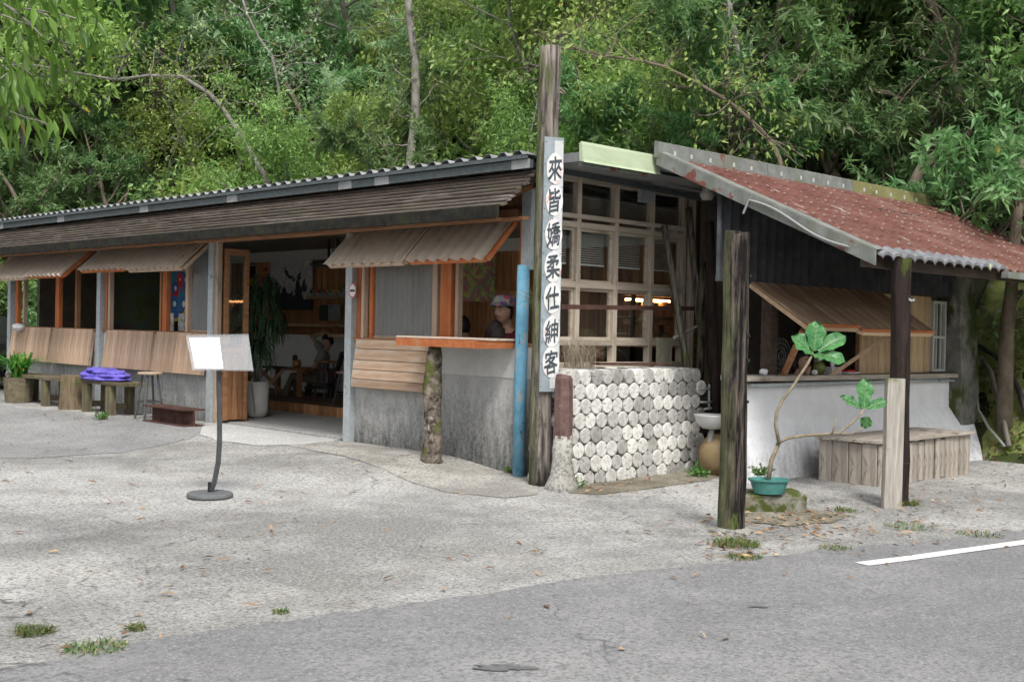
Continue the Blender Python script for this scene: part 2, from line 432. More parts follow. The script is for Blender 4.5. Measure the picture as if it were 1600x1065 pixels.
clear_corr = glassy('dirty clear corrugated sheet', (.97, .91, .82), .33, .2, .12)
clear_wall = glassy('clear corrugated panel', (.84, .87, .87), .16, .12, .16)
glass = glassy('window glass', (.92, .94, .92), .012, .02, .02)
acrylic = glassy('clear acrylic', (.93, .95, .97), .16, .08, .04)
paper_m = plain('white paper', (.86, .87, .89), .6)
interior_white = mat('interior white wall', (.66, .66, .62), (.74, .74, .70), scale=3, rough=.9, bump=.1)
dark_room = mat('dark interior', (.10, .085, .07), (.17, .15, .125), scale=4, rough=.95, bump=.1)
black_corr = mat('black painted corrugated iron', (.032, .034, .038), (.075, .080, .088), scale=5, rough=.55, metal=.1, bump=.1, spots=(.035, .05, .03), spot_scale=2, spot_at=(.55, .75))
red_roof = mat('faded red roof sheet', (.095, .038, .030), (.165, .076, .061), scale=2.2, rough=.6, bump=.12, spots=(.36, .31, .28), spot_scale=9, spot_at=(.62, .73), spots2=(.19, .115, .09), spot2_scale=1.1, spot2_at=(.5, .75), coords='World', spot_stretch=(1.6, .35, .35))
rust_flash = mat('rusting zinc flashing', (.13, .14, .13), (.235, .25, .235), scale=6, rough=.6, bump=.12, spots=(.17, .065, .052), spot_scale=3.0, spot_at=(.57, .61), spots2=(.15, .165, .12), spot2_scale=5, spot2_at=(.5, .7), coords='World')
moss_flash = mat('mossy flashing', (.13, .13, .05), (.24, .23, .11), scale=4, rough=.9, bump=.3, spots=(.45, .46, .40), spot_scale=20, spot_at=(.64, .68), coords='World')
green_sheet = mat('pale green fascia sheet', (.35, .43, .28), (.46, .53, .37), scale=3, rough=.5, bump=.05, spots=(.30, .33, .25), spot_scale=6, spot_at=(.62, .74), stretch=(1, 1, 3))
blue_paint = mat('peeling blue paint', (.10, .27, .40), (.19, .40, .54), scale=6, rough=.6, bump=.25, spots=(.30, .33, .33), spot_scale=11, spot_at=(.57, .6), spots2=(.07, .08, .08), spot2_scale=7, spot2_at=(.62, .66), coords='World', spot_stretch=(1, 1, .5))
post_moss = mat('mossy weathered pole', (.012, .010, .010), (.15, .125, .105), scale=3, stretch=(9, 9, .8), rough=.92, bump=.7, spots=(.055, .045, .04), spot_scale=2.6, spot_at=(.56, .62), spots2=(.15, .20, .045), spot2_scale=1.6, spot2_at=(.60, .68), spot_stretch=(2.5, 2.5, .7), detail=9, lo=.46, hi=.68, dirmoss=((-.70, .72, 0), (.14, .15, .075)), bdist=.035)
pole_grey = mat('grey weathered pole', (.05, .043, .038), (.30, .265, .235), scale=3, stretch=(9, 9, .8), rough=.92, bump=.7, spots=(.045, .04, .038), spot_scale=2.6, spot_at=(.56, .64), spots2=(.12, .15, .04), spot2_scale=1.2, spot2_at=(.55, .66), spot_stretch=(2.5, 2.5, .6), detail=7, lo=.38, hi=.64, dirmoss=((-.6, .9, 0), (.10, .12, .04)), bdist=.035)
post_dark = mat('dark bark pole', (.008, .006, .006), (.045, .032, .028), scale=3, stretch=(10, 10, 1.0), rough=.8, bump=.7, spots=(.075, .105, .02), spot_scale=2.2, spot_at=(.58, .66), spot_stretch=(1, 1, .5), detail=9)
rust = mat('rusted steel', (.045, .026, .021), (.12, .062, .05), scale=8, rough=.9, bump=.4)
bark = mat('pale bark', (.12, .11, .095), (.30, .285, .26), scale=9, stretch=(1, 1, .5), rough=.95, bump=.6, spots=(.10, .095, .08), spot_scale=7, spot_at=(.55, .65))
bark_b = mat('brown bark', (.10, .08, .06), (.21, .175, .135), scale=9, stretch=(1, 1, .5), rough=.95, bump=.6)
trunk_bark = mat('mossy tree stump bark', (.045, .035, .028), (.25, .21, .175), scale=14, rough=.95, bump=1.0, bdist=.03, lo=.38, hi=.65, spots=(.09, .10, .03), spot_scale=5, spot_at=(.52, .62), spots2=(.36, .34, .31), spot2_scale=9, spot2_at=(.6, .68))
log_end = mat('bleached log ends', (.30, .29, .265), (.72, .715, .69), scale=9, stretch=(2.2, 1, 1), rough=.9, bump=.4, rnd=.42, spots=(.13, .12, .10), spot_scale=5, spot_at=(.56, .66), spots2=(.17, .155, .12), spot2_scale=2.4, spot2_at=(.60, .72), spot_stretch=(3, 1, .8))
black_metal = plain('black metal', (.02, .02, .022), .5, .3)
grey_metal = mat('brushed grey metal', (.07, .075, .08), (.12, .125, .13), scale=20, rough=.5, metal=.4, bump=.03)
moss_rock = mat('mossy rock', (.13, .125, .10), (.28, .27, .235), scale=6, rough=.95, bump=.9, spots=(.06, .075, .018), spot_scale=5, spot_at=(.46, .56), spots2=(.12, .085, .04), spot2_scale=4)
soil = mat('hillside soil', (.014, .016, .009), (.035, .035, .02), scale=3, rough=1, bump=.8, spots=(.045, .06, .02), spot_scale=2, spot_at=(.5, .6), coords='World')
bank_m = mat('mossy bank', (.075, .09, .025), (.22, .25, .08), scale=5, rough=1, bump=.9, spots=(.24, .22, .18), spot_scale=7, spot_at=(.56, .64), spots2=(.05, .045, .03), spot2_scale=2.2, coords='World')
yard_m = ground_mat('worn aggregate concrete', (.225, .223, .214), (.46, .457, .442), (.10, .098, .092), stone=(.56, .555, .53))
road_m = ground_mat('grey asphalt', (.185, .185, .19), (.275, .275, .275), (.125, .125, .128), stone=(.40, .40, .40), pscale=.8, stones=.35, tan=(.24, .235, .225))
patch_m = ground_mat('older dark asphalt', (.235, .235, .235), (.33, .33, .325), (.11, .11, .11), stone=(.36, .36, .35), stones=.4, tan=(.2, .19, .17))
ramp_m = ground_mat('pale cement screed', (.42, .425, .41), (.56, .56, .545), (.25, .25, .24), stone=(.6, .6, .58), stones=.12)
apron_m = ground_mat('stained cement apron', (.26, .25, .225), (.43, .42, .39), (.11, .105, .095), stone=(.5, .5, .47), stones=.35, tan=(.24, .20, .14), pscale=3)
white_paint = mat('road marking paint', (.62, .62, .62), (.76, .76, .75), scale=20, rough=.8, bump=.2, spots=(.3, .3, .3), spot_scale=22, spot_at=(.6, .68), coords='World')
skin_m = plain('skin', (.50, .31, .22), .55)
hair_m = plain('dark hair', (.018, .015, .014), .5)

# ---------------------------------------------------------------- ground, road, hillside
def gh(x, y):
    h = .105 * sst(y, .0, 1.4) * sst(x, -2.4, -.55)
    h += .02 * noise.noise(V(x * .35, y * .35, 3.1)) + .006 * noise.noise(V(x * 1.7, y * 1.7, 9.1))
    if x > -.4 and y < -.3: h -= .02 * sst(x, 2, 6)
    return h
def foot(y):
    if y < -1.2: return 5.75
    if y < 1.8: return 5.75 + 1.1 * sst(y, -1.2, -.8)
    if y < 2.2: return 6.85 - 2.0 * sst(y, 1.8, 2.2)
    if y < 14.5: return 4.85
    return max(-16, 4.85 - (y - 14.5) * 1.15)
def hill(x, y):
    d = x - foot(y)
    if d < 0: return d * .5
    z = 1.25 * min(d, 2.5) + .62 * max(0, d - 2.5)
    return min(z, 16) + .35 * noise.noise(V(x * .5, y * .5, .3)) * min(1, d)
def grid(name, xs, ys, fz, m, keep=None, smooth=True):
    mb = MB(); nx, ny = len(xs), len(ys)
    mb.v = [(x, y, fz(x, y)) for y in ys for x in xs]
    for j in range(ny - 1):
        for i in range(nx - 1):
            if keep and not keep((xs[i] + xs[i + 1]) / 2, (ys[j] + ys[j + 1]) / 2): continue
            mb.f.append((j * nx + i, j * nx + i + 1, (j + 1) * nx + i + 1, (j + 1) * nx + i))
    return mb.build(name, m, smooth=smooth)
gx = [-90, -60, -40, -28, -20, -15, -12] + [-10 + .25 * i for i in range(66)] + [8, 12]
gy = [-90, -60, -40, -28, -20, -15] + [-11 + .25 * i for i in range(112)] + [19, 25, 35, 60, 90]
struct(grid('yard_ground', gx, gy, gh, yard_m))
struct(grid('hillside', [-16 + .6 * i for i in range(38)] + [7.5 + 1.2 * i for i in range(40)], [-40 + 1.5 * i for i in range(22)] + [-6.5 + .5 * i for i in range(60)] + [24 + 1.6 * i for i in range(30)],
            lambda x, y: hill(x, y) - .12, soil, keep=lambda x, y: x > foot(y) - .8))
# mossy bank face at the right end of the annex
struct(grid('mossy_bank', [5.3 + .12 * i for i in range(26)], [-9 + .15 * i for i in range(54)],
            lambda x, y: hill(x, y) - .07 + .09 * noise.noise(V(x * 2.2, y * 2.2, 4)) + .05 * noise.noise(V(x * 6, y * 6, 8)), bank_m))

def sheet(name, outline, m, lift, step=.22, zf=gh):
    """flat-laid sheet inside a polygon (even-odd), following the ground a few millimetres up"""
    P = [(p[0], p[1]) for p in outline]
    def inside(x, y):
        c = False; n = len(P)
        for i in range(n):
            x1, y1 = P[i]; x2, y2 = P[(i + 1) % n]
            if (y1 > y) != (y2 > y) and x < (x2 - x1) * (y - y1) / (y2 - y1) + x1: c = not c
        return c
    import bmesh
    bm = bmesh.new()
    vs = [bm.verts.new((x, y, 0)) for x, y in P]
    bm.faces.new(vs)
    xs = [p[0] for p in P]; ys = [p[1] for p in P]
    k = math.ceil(min(xs) / step) * step
    while k < max(xs):
        bmesh.ops.bisect_plane(bm, geom=bm.verts[:] + bm.edges[:] + bm.faces[:], plane_co=(k, 0, 0), plane_no=(1, 0, 0)); k += step
    k = math.ceil(min(ys) / step) * step
    while k < max(ys):
        bmesh.ops.bisect_plane(bm, geom=bm.verts[:] + bm.edges[:] + bm.faces[:], plane_co=(0, k, 0), plane_no=(0, 1, 0)); k += step
    for v in bm.verts: v.co.z = zf(v.co.x, v.co.y) + lift
    bmesh.ops.recalc_face_normals(bm, faces=bm.faces[:])
    if sum(f.normal.z for f in bm.faces) < 0: bmesh.ops.reverse_faces(bm, faces=bm.faces[:])
    me = bpy.data.meshes.new(name); bm.to_mesh(me); bm.free()
    return link(name, me, m, smooth=True)
def ragged(pts, amp=.05, n=8, seed=0):
    out = []
    for (a, b) in zip(pts[:-1], pts[1:]):
        for i in range(n):
            t = i / n; x = a[0] + (b[0] - a[0]) * t; y = a[1] + (b[1] - a[1]) * t
            k = noise.noise(V(x * 3.1, y * 3.1, seed)) * amp + noise.noise(V(x * 11, y * 11, seed + 5)) * amp * .5
            out.append((x + k, y + k * .7))
    out.append(tuple(pts[-1][:2])); return out
edge_px = [(-260, 1105), (0, 1048), (180, 1012), (330, 985), (500, 965), (640, 947), (760, 928), (900, 906), (1000, 893), (1110, 884), (1180, 872), (1300, 858), (1420, 850), (1520, 838), (1620, 830), (1800, 815)]
edge = [onZ(*q, 0) for q in edge_px]
far = edge[-1] + (edge[-1] - edge[-3]).normalized() * 30
near = edge[0] + (edge[0] - edge[2]).normalized() * 22
line_e = ragged([near] + edge, .085, 14) + [(far.x, far.y)]
struct(sheet('asphalt_road', line_e + [(far.x - 6, far.y - 40), (near.x - 25, near.y - 25)], road_m, .006, step=.5))
struct(sheet('asphalt_patch', ragged([onZ(*q, .08) for q in [(-60, 700), (60, 702), (190, 695), (300, 684), (330, 672), (250, 662), (120, 648), (-20, 630), (-160, 640), (-60, 700)]], .22, 10, 3), patch_m, .004, step=.25))
struct(sheet('cement_ramp', ragged([onZ(*q, .1) for q in [(312, 678), (345, 686), (400, 693), (470, 694), (520, 690), (548, 684)]], .03, 5, 6) + [(.02, 3.0), (.02, 5.9), (-.12, 5.95)], ramp_m, .006, step=.2))
struct(sheet('cement_apron', ragged([onZ(*q, .05) for q in [(425, 696), (500, 712), (600, 735), (700, 760), (790, 768), (840, 762)]], .06, 6, 8) + [(-.02, -.15), (-.02, 2.9), (-.35, 3.15)], apron_m, .005, step=.2))
# painted edge line
la, lb = onZ(1357, 883, .01), onZ(1640, 846, .01)
dl = (lb - la).normalized(); nl = Vector((-dl.y, dl.x, 0))
lb = la + dl * 6
struct(sheet('road_edge_line', [la, lb, lb + nl * .11, la + nl * .11], white_paint, .010, step=.4))
dirt_m = ground_mat('mossy dirt strip', (.15, .135, .10), (.30, .275, .22), (.07, .06, .045), stone=(.30, .28, .22), stones=.3, tan=(.09, .10, .04), pscale=4)
struct(sheet('dirt_strip', ragged([onZ(*q, 0) for q in [(888, 767), (935, 772), (1000, 764), (1060, 757), (1105, 752), (1125, 744)]], .07, 8, 11) + [(2.2, -.9), (1.9, -.66), (-.05, -.66)], dirt_m, .005, step=.2))
struct(sheet('dirt_strip', ragged([onZ(*q, 0) for q in [(1160, 815), (1230, 822), (1300, 818), (1330, 806), (1270, 796), (1200, 790), (1160, 800), (1160, 815)]], .06, 6, 12), dirt_m, .007, step=.2))
wet = mat('damp stain', (.10, .10, .102), (.18, .18, .18), scale=20, rough=.45, bump=.2)
for q, rx, ry, sd_ in (((788, 1043), .14, .045, 3), ((1185, 948), .05, .025, 9)):
    c = onZ(*q, .01)
    pts = [(c.x + (_e_right.x * math.cos(t) * rx + _e_fwd.x * math.sin(t) * ry) * (1 + .9 * noise.noise(V(math.cos(t) * 2.6, math.sin(t) * 2.6, sd_))),
            c.y + (_e_right.y * math.cos(t) * rx + _e_fwd.y * math.sin(t) * ry) * (1 + .9 * noise.noise(V(math.cos(t) * 2.6, math.sin(t) * 2.6, sd_)))) for t in [2 * math.pi * i / 26 for i in range(26)]]
    struct(sheet('damp_stain', pts, wet, .011, step=.3))

# ---------------------------------------------------------------- long cafe building
POSTS = [2.87, 5.93, 9.23, 12.68]
cafe = thing('cafe_building', 'long low café with grey posts, plank shutters and clear corrugated awnings', 'building', (0, 6, 0))
for y in POSTS:
    MB().box(-.075, .055, y - .06, y + .06, .0, 2.62).build('post', galv, cafe)
MB().box(-.05, .07, -.02, .11, 2.02, 3.06).build('post', galv, cafe)
MB().tube([V(-.075, .055, -.05), V(-.075, .055, 1.0), V(-.07, .05, 2.06)], .062, 14).build('downpipe', blue_paint, cafe, smooth=True)
for y0, y1 in ((.06, POSTS[0] - .06), (POSTS[1] + .06, POSTS[2] - .06), (POSTS[2] + .06, POSTS[3] - .06)):
    w_ = MB().box(0, .16, y0, y1, -.2, .95).build('low_wall', wall_grey, cafe)
    MB().box(-.006, .158, y0, y1, .952, 1.262).build('plaster_band', wall_band, w_)
    plank('sill', (.06, (y0 + y1) / 2, 1.283), (0, 1, 0), (1, 0, 0), (y1 - y0, .2, .036), w_brown, cafe)
for (y0, y1) in zip([.1] + POSTS[:-1], POSTS):
    plank('header_beam', (.0, (y0 + y1) / 2, 2.56), (0, 1, 0), (0, 0, 1), (y1 - y0 - .14, .12, .1), w_brown, cafe)
planks('cladding_board', (.07, .1, 2.63), (0, 0, .40), (0, 12.6, 0), 60, .02, w_brown, cafe)
# upper corrugated roof, its front beam and joints
ur = MB().corr((-.42, 13.4, 3.085), (0, -13.72, 0), (5.0, 0, -.16), (0, 0, 1), .205, .020, 3, square=True).build('roof', steel_sheet, cafe)
MB().box(-.385, -.32, -.30, 13.2, 2.945, 3.025).build('roof_beam', galv_dark, cafe)
for y in (-.2, 1.9, 2.55, 4.9, 7.2, 9.9, 12.3):
    MB().box(-.391, -.385, y - .12, y + .12, 2.94, 3.027).build('splice_plate', steel_sheet, cafe)
MB().box(-.415, -.40, -.31, 13.3, 3.03, 3.068).build('roof_edge_flashing', galv_dark, cafe)
for i in range(14):
    y = -.2 + i * 1.02
    MB().bar((-.31, y, 3.0), (4.4, y, 2.86), .05, .05).build('rafter', galv_dark, cafe)
# stepped board pent roof
pent = MB().box(-.1, -.08, -.25, 13.1, 2.90, 2.97).build('pent_roof', w_dark, cafe)
NB = 9
for i in range(NB):
    t = i / (NB - 1); x = -.25 - .42 * t; z = 2.925 - .34 * t
    cuts = [-.29 + random.uniform(-.025, .025)] + [3.1 * k + random.uniform(-.6, .6) for k in (1, 2, 3)] + [13.1]
    for a, b in zip(cuts[:-1], cuts[1:]):
        plank('roof_board', (x, (a + b) / 2, z + random.uniform(-.004, .004)), (0, 1, 0), (-.93, 0, -.30 + random.uniform(-.04, .04)), (round(b - a - .004, 2), .080, .026), roofboard, pent)
for a, b in ((-.27, 1.35), (1.36, 4.9), (4.91, 8.8), (8.81, 13.1)):
    plank('fascia_board', (-.735, (a + b) / 2, 2.512 + random.uniform(-.004, .004)), (0, 1, 0), (0, 0, 1), (b - a, .118, .026), fascia_m, cafe)
for x, z in ((-.55, 2.462), (-.2, 2.50)):
    plank('soffit_lath', (x, 6.4, z), (0, 1, 0), (1, 0, 0), (13.0, .09, .03), w_brown, cafe)
for y in [.0 + .62 * i for i in range(22)]:
    MB().bar((-.71, y, 2.55), (.05, y, 2.86), .04, .05).build('bracket', w_brown, cafe)
# soffit lining that closes the eaves
MB().box(-.35, .2, -.25, 13.1, 2.86, 2.88).build('eaves_lining', w_dark, cafe)

def awning(y0, y1, edge_m, xo=-.40, zo=2.105, xh=-.02, zh=2.495):
    H, O = V(xh, 0, zh), V(xo, 0, zo); d = (O - H)
    n = V(-d.z, 0, d.x).normalized()
    if n.z < 0: n = -n
    f = MB()
    for y in (y0 + .025, y1 - .025): f.bar((xh, y, zh), (xo, y, zo), .035, .045, up=n)
    f.bar((xo, y0 + .044, zo), (xo, y1 - .044, zo), .035, .045, up=n)
    f.bar((xh, y0 + .044, zh), (xh, y1 - .044, zh), .03, .045, up=n)
    fr = f.build('awning', edge_m, cafe)
    for k in (.33, .66):
        m = H + d * k
        plank('purlin', (m.x, (y0 + y1) / 2, m.z), (0, 1, 0), d, (y1 - y0 - .09, .045, .03), w_brown, fr)
    planks('underboard', V(xh, y0 + .02, zh) + n * .012, d, (0, y1 - y0 - .04, 0), 7, .008, w_shutter, fr, gap=.01)
    p = V(xh, y1 + .01, zh) + n * .044
    e = d * 1.07
    MB().corr(p, (0, -(y1 - y0) - .02, 0), e, n, .172, .019, 1, t=.003, square=True).build('corrugated_sheet', clear_corr, fr)
    return fr
awning(.19, 1.41, w_orange)
awning(1.43, 2.83, w_pink, zo=2.10)
awning(6.02, 7.62, w_pink, zo=2.14)
awning(7.66, 9.14, w_orange, zo=2.16)
awning(9.55, 10.95, w_orange, xo=-.46, zo=2.10)
awning(10.98, 12.60, w_pink, xo=-.46, zo=2.08)

def shutter(y0, y1, horizontal=False, xb=-.12, zb=.745, n=6, m=None):
    T, B = V(-.045, 0, 1.285), V(xb, 0, zb); d = B - T
    nn = V(d.z, 0, -d.x).normalized()           # faces outwards
    m = m or w_shutter
    f = MB()
    for y in (y0 + .03, y1 - .03): f.bar(V(T.x, y, T.z) - nn * .03, V(B.x, y, B.z) - nn * .03, .04, .04, up=nn)
    for q in (T, B): f.bar(V(q.x, y0 + .052, q.z) - nn * .03 - d.normalized() * (.02 if q is B else -.02), V(q.x, y1 - .052, q.z) - nn * .03 - d.normalized() * (.02 if q is B else -.02), .04, .04, up=nn)
    fr = f.build('shutter', w_pink, cafe)
    p = V(T.x, y0, T.z) + nn * .002
    if horizontal: planks('plank', p, (0, y1 - y0, 0), d, n, .018, m, fr)
    else: planks('plank', p, d, (0, y1 - y0, 0), n, .018, m, fr)
    return fr
tag(shutter(1.37, 2.73, True, n=5), 'hanging plank shutter of five horizontal boards')
for y0, y1 in ((6.05, 7.42), (7.50, 8.98), (9.45, 10.90), (10.98, 12.55)): shutter(y0, y1, zb=.735, n=random.choice((7, 8)))
# shutter swung up level as a counter flap, resting on the stump
fl = MB()
fl.bar((-.535, .19, 1.285), (-.535, 1.40, 1.285), .03, .075).bar((-.52, .205, 1.285), (-.05, .205, 1.285), .03, .075).bar((-.52, 1.385, 1.285), (-.05, 1.385, 1.285), .03, .075)
flap = tag(fl.build('counter_flap', w_orange, cafe), 'red edged shutter swung up level as a counter')
planks('plank', (-.545, .18, 1.334), (0, 1.23, 0), (.51, 0, 0), 4, .02, w_table, flap)

# window joinery
def wbar(name, y, z0, z1, w, m, x=.02, d=.07, parent=None):
    return plank(name, (x, y, (z0 + z1) / 2), (0, 0, 1), (0, 1, 0), (z1 - z0, w, d), m, parent or cafe)
Z0, Z1 = 1.302, 2.495
wbar('jamb', .14, Z0 - .05, Z1, .06, w_orange)
wbar('jamb', 2.77, Z0 - .35, Z1, .07, w_orange, x=.03)
wbar('jamb', 2.66, Z0, Z1, .05, w_pink, x=.0)
wbar('mullion', 1.27, Z0, Z1, .17, w_orange, x=.03)
wbar('mullion', 1.13, Z0, Z1, .05, w_pink, x=.06)
wbar('mullion', 1.47, Z0, Z1, .08, w_pink, x=.05)
wbar('mullion', 2.57, Z0, Z1, .06, w_orange, x=.05)
def clearpanel(y0, y1):
    f = MB().box(.04, .07, y0, y1, Z0, Z0 + .03).build('sliding_panel', w_pink, cafe)
    MB().corr((.055, y1, Z0 + .03), (0, -(y1 - y0), 0), (0, 0, Z1 - Z0 - .035), (-1, 0, 0), .085, .012, 1, t=.003).build('corrugated_pane', clear_wall, f)
    return f
clearpanel(1.52, 2.54)
clearpanel(6.0, 6.62)
for y, w, m in ((6.02, .05, w_orange), (6.66, .07, w_pink), (7.28, .11, w_orange), (7.40, .05, w_brown), (9.0, .06, w_pink), (9.1, .06, w_orange), (9.36, .06, w_orange), (10.15, .06, w_brown), (10.85, .13, w_orange), (12.2, .05, w_pink), (12.5, .1, w_orange)):
    wbar('mullion', y, Z0, Z1, w, m)
# folded door leaf beside the entrance
dr = MB()
Yd = 5.80
dr.box(.06, .12, Yd - .03, Yd + .03, .14, 2.42).box(.36, .42, Yd - .03, Yd + .03, .14, 2.42).box(.122, .358, Yd - .03, Yd + .03, 2.34, 2.42).box(.122, .358, Yd - .03, Yd + .03, 1.02, 1.12)
door = dr.build('folding_door', w_brown, cafe)
planks('plank', (.122, Yd - .012, .15), (0, 0, .865), (.236, 0, 0), 3, .024, w_brown, door)
MB().box(.124, .356, Yd - .004, Yd + .004, 1.125, 2.335).build('pane', glass, door)
wbar('jamb', 5.83, .1, 2.5, .07, w_pink, x=-.01)
# no smoking roundel on the entrance post
ns = onX(551, 454, -.078)
rd = MB(); n_ = 28
rd.v = [(ns.x - .003, ns.y + math.cos(2 * math.pi * i / n_) * .068, ns.z + math.sin(2 * math.pi * i / n_) * .085) for i in range(n_)]; rd.f = [tuple(range(n_))]
st_ = tag(rd.build('sticker', plain('sticker white', (.75, .72, .72)), cafe), 'round no smoking sticker with red ring')
rg = MB()
for i in range(n_):
    for k in (.055, .068):
        rg.v.append((ns.x - .005, ns.y + math.cos(2 * math.pi * i / n_) * k, ns.z + math.sin(2 * math.pi * i / n_) * k * 1.25))
for i in range(n_):
    j = (i + 1) % n_; rg.f.append((2 * i, 2 * i + 1, 2 * j + 1, 2 * j))
rg.build('sticker_ring', plain('sticker red', (.62, .16, .14)), st_)
MB().box(ns.x - .0052, ns.x - .0046, ns.y - .045, ns.y + .045, ns.z - .012, ns.z + .012).build('sticker_bar', black_metal, st_)

# interior shell
MB().box(.161, 1.88, .15, 12.9, .02, .118).build('floor', ramp_m, cafe)
plat = MB().box(1.93, 4.3, .15, 12.9, .0, .232).build('platform', w_dark, cafe)
planks('floorboard', (1.93, .2, .246), (0, 12.6, 0), (2.37, 0, 0), 18, .024, w_floor, plat)
planks('riser_block', (1.905, .3, .10), (0, 0, .155), (0, 12.4, 0), 74, .05, w_riser, plat)
bw = MB().box(4.33, 4.40, -.1, 13.0, 0, 3.0).build('back_wall', interior_white, cafe)
planks('wall_board', (4.315, .2, .26), (0, 0, 2.35), (0, 12.5, 0), 70, .02, w_riser, bw)
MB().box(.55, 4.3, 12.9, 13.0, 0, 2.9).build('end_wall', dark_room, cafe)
part_w = MB().box(.17, 1.05, 9.36, 9.44, .1, 2.85).build('partition', interior_white, cafe)
MB().box(.1, 4.3, .12, 12.9, 2.80, 2.82).build('ceiling', mat('dusty ceiling board', (.22, .21, .19), (.32, .31, .28), rough=.9), cafe)
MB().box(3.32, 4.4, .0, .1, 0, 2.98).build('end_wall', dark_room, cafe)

# ---------------------------------------------------------------- window front (short side of the cafe)
front = thing('window_front', 'tall gridded timber window wall above the stacked log wall', 'window wall', (1.4, 0, 0))
XM = [.16, .52, 1.18, 1.80, 2.36, 2.50]
xs_ = [onY(q, 450, 0).x for q in (899, 958, 1014, 1064)]
x0w = .14
cols = [x0w] + xs_
zt = [onY(958, 572, 0).z, 1.30, 1.90, 2.52, 2.98]
zr = [1.085, 1.315, 1.895, 2.50, 2.97]
for x in cols:
    plank('mullion', (x, 0, (1.05 + 3.0) / 2), (0, 0, 1), (1, 0, 0), (1.95, .062, .08), w_pale, front)
for i, z in enumerate(zr):
    for a, b in zip(cols[:-1], cols[1:]):
        plank('rail', ((a + b) / 2, .0, z), (1, 0, 0), (0, 0, 1), (b - a - .064, .06 if i < 4 else .08, .07), w_pale, front)
plank('rail', ((cols[0] + cols[-1]) / 2, -.03, 2.585), (1, 0, 0), (0, 0, 1), (cols[-1] - cols[0], .045, .05), w_pale, front)
for a, b in zip(cols[:-1], cols[1:]):
    for z0, z1 in ((1.345, 1.865), (1.925, 2.47)):
        cs = MB(); s = .028
        cs.box(a + .033, a + .033 + s, .0, .03, z0, z1).box(b - .033 - s, b - .033, .0, .03, z0, z1).box(a + .034 + s, b - .034 - s, .0, .03, z0, z0 + s).box(a + .034 + s, b - .034 - s, .0, .03, z1 - s, z1)
        w_ = cs.build('window', w_pale, front)
        MB().box(a + .062, b - .062, .012, .017, z0 + s, z1 - s).build('pane', glass, w_)
    planks('panel_board', (a + .035, .01, .75), (0, 0, .305), (b - a - .07, 0, 0), max(2, int((b - a) / .2)), .02, w_grey, front)
    MB().box(a + .035, b - .035, .02, .024, 2.62, 2.92).build('pane', glass, front)
blind_m = mat('grey venetian blind', (.66, .67, .68), (.76, .77, .78), scale=4, rough=.6, bump=.05)
for a, b in zip(cols[:-1], cols[1:]):
    bl = MB()
    for k in range(15): bl.obox(((a + b) / 2, .10, 2.475 - k * .0235), (b - a - .1, 0, 0), (0, .020, .010), (0, -.0008, .0016))
    bl.box(a + .05, b - .05, .09, .11, 2.478, 2.50).box(a + .05, b - .05, .09, .11, 2.105, 2.125)
    o = tag(bl.build('venetian_blind', blind_m), 'grey blind half lowered behind the %s window column from the painted pole' % ('first', 'second', 'third', 'fourth')[cols.index(a)], 'blind', 'blinds in the gridded window')
# timber wall right of the window
sw = MB().box(2.45, 3.3, .05, .1, .0, 3.0).build('side_wall', w_dark, front)
planks('board', (xs_[-1] + .03, .025, 1.9), (0, 0, 1.12), (.9, 0, 0), 5, .03, w_brown, front)
planks('board', (xs_[-1] + .03, .025, .5), (.9, 0, 0), (0, 0, 1.4), 8, .03, w_brown, front)
plank('corner_stud', (xs_[-1] + .13, -.03, 2.0), (0, 0, 1), (1, 0, 0), (2.0, .08, .06), w_pale, front)
# eaves over the window front
MB().box(-.05, 3.4, -.12, -.05, 3.0, 3.10).build('eaves_beam', galv_dark, front)
gf = MB().prism([V(-.13, -.77, 2.985), V(-.13, -.71, 3.0), V(-.13, -.70, 3.165), V(-.13, -.725, 3.18), V(-.13, -.735, 3.155), V(-.13, -.755, 3.01)], (1.13, 0, 0)).build('fascia', green_sheet, front)
MB().box(-.03, 3.3, -.69, -.13, 3.000, 3.012).build('soffit', steel_sheet, front)
MB().box(-.10, .86, -.72, -.67, 2.955, 2.995).build('gutter_lip', rust_flash, front)
cs_ = onY(1010, 296, -.1); MB().box(cs_.x - .11, cs_.x + .11, -.12, -.075, cs_.z - .14, cs_.z + .12).build('flashing_plate', galv, front)
MB().tube([V(1.55, -.2, 3.0), V(2.9, -.2, 2.99)], .018, 8).build('conduit', galv, front)
# corner sheet ends that show between the pole and the green fascia
MB().box(-.04, .02, -.72, -.15, 3.014, 3.10).build('roof_sheet_end', steel_sheet, front)
# bulkhead lamp under the eaves
q = onY(1105, 302, -.75)
lampo = thing('bulkhead_lamp', 'old round bulkhead lamp under the red roof corner', 'lamp', q)
MB().lathe([(.0, -.075), (.05, -.07), (.075, -.03), (.08, .0), (.055, .02), (.055, .07), (0, .075)], q, 16).build('shade', plain('old lamp glass', (.5, .48, .44), .3), lampo, smooth=True)
MB().tube([q + V(0, 0, .07), q + V(.02, .05, .2)], .02, 8).build('stem', galv, lampo)

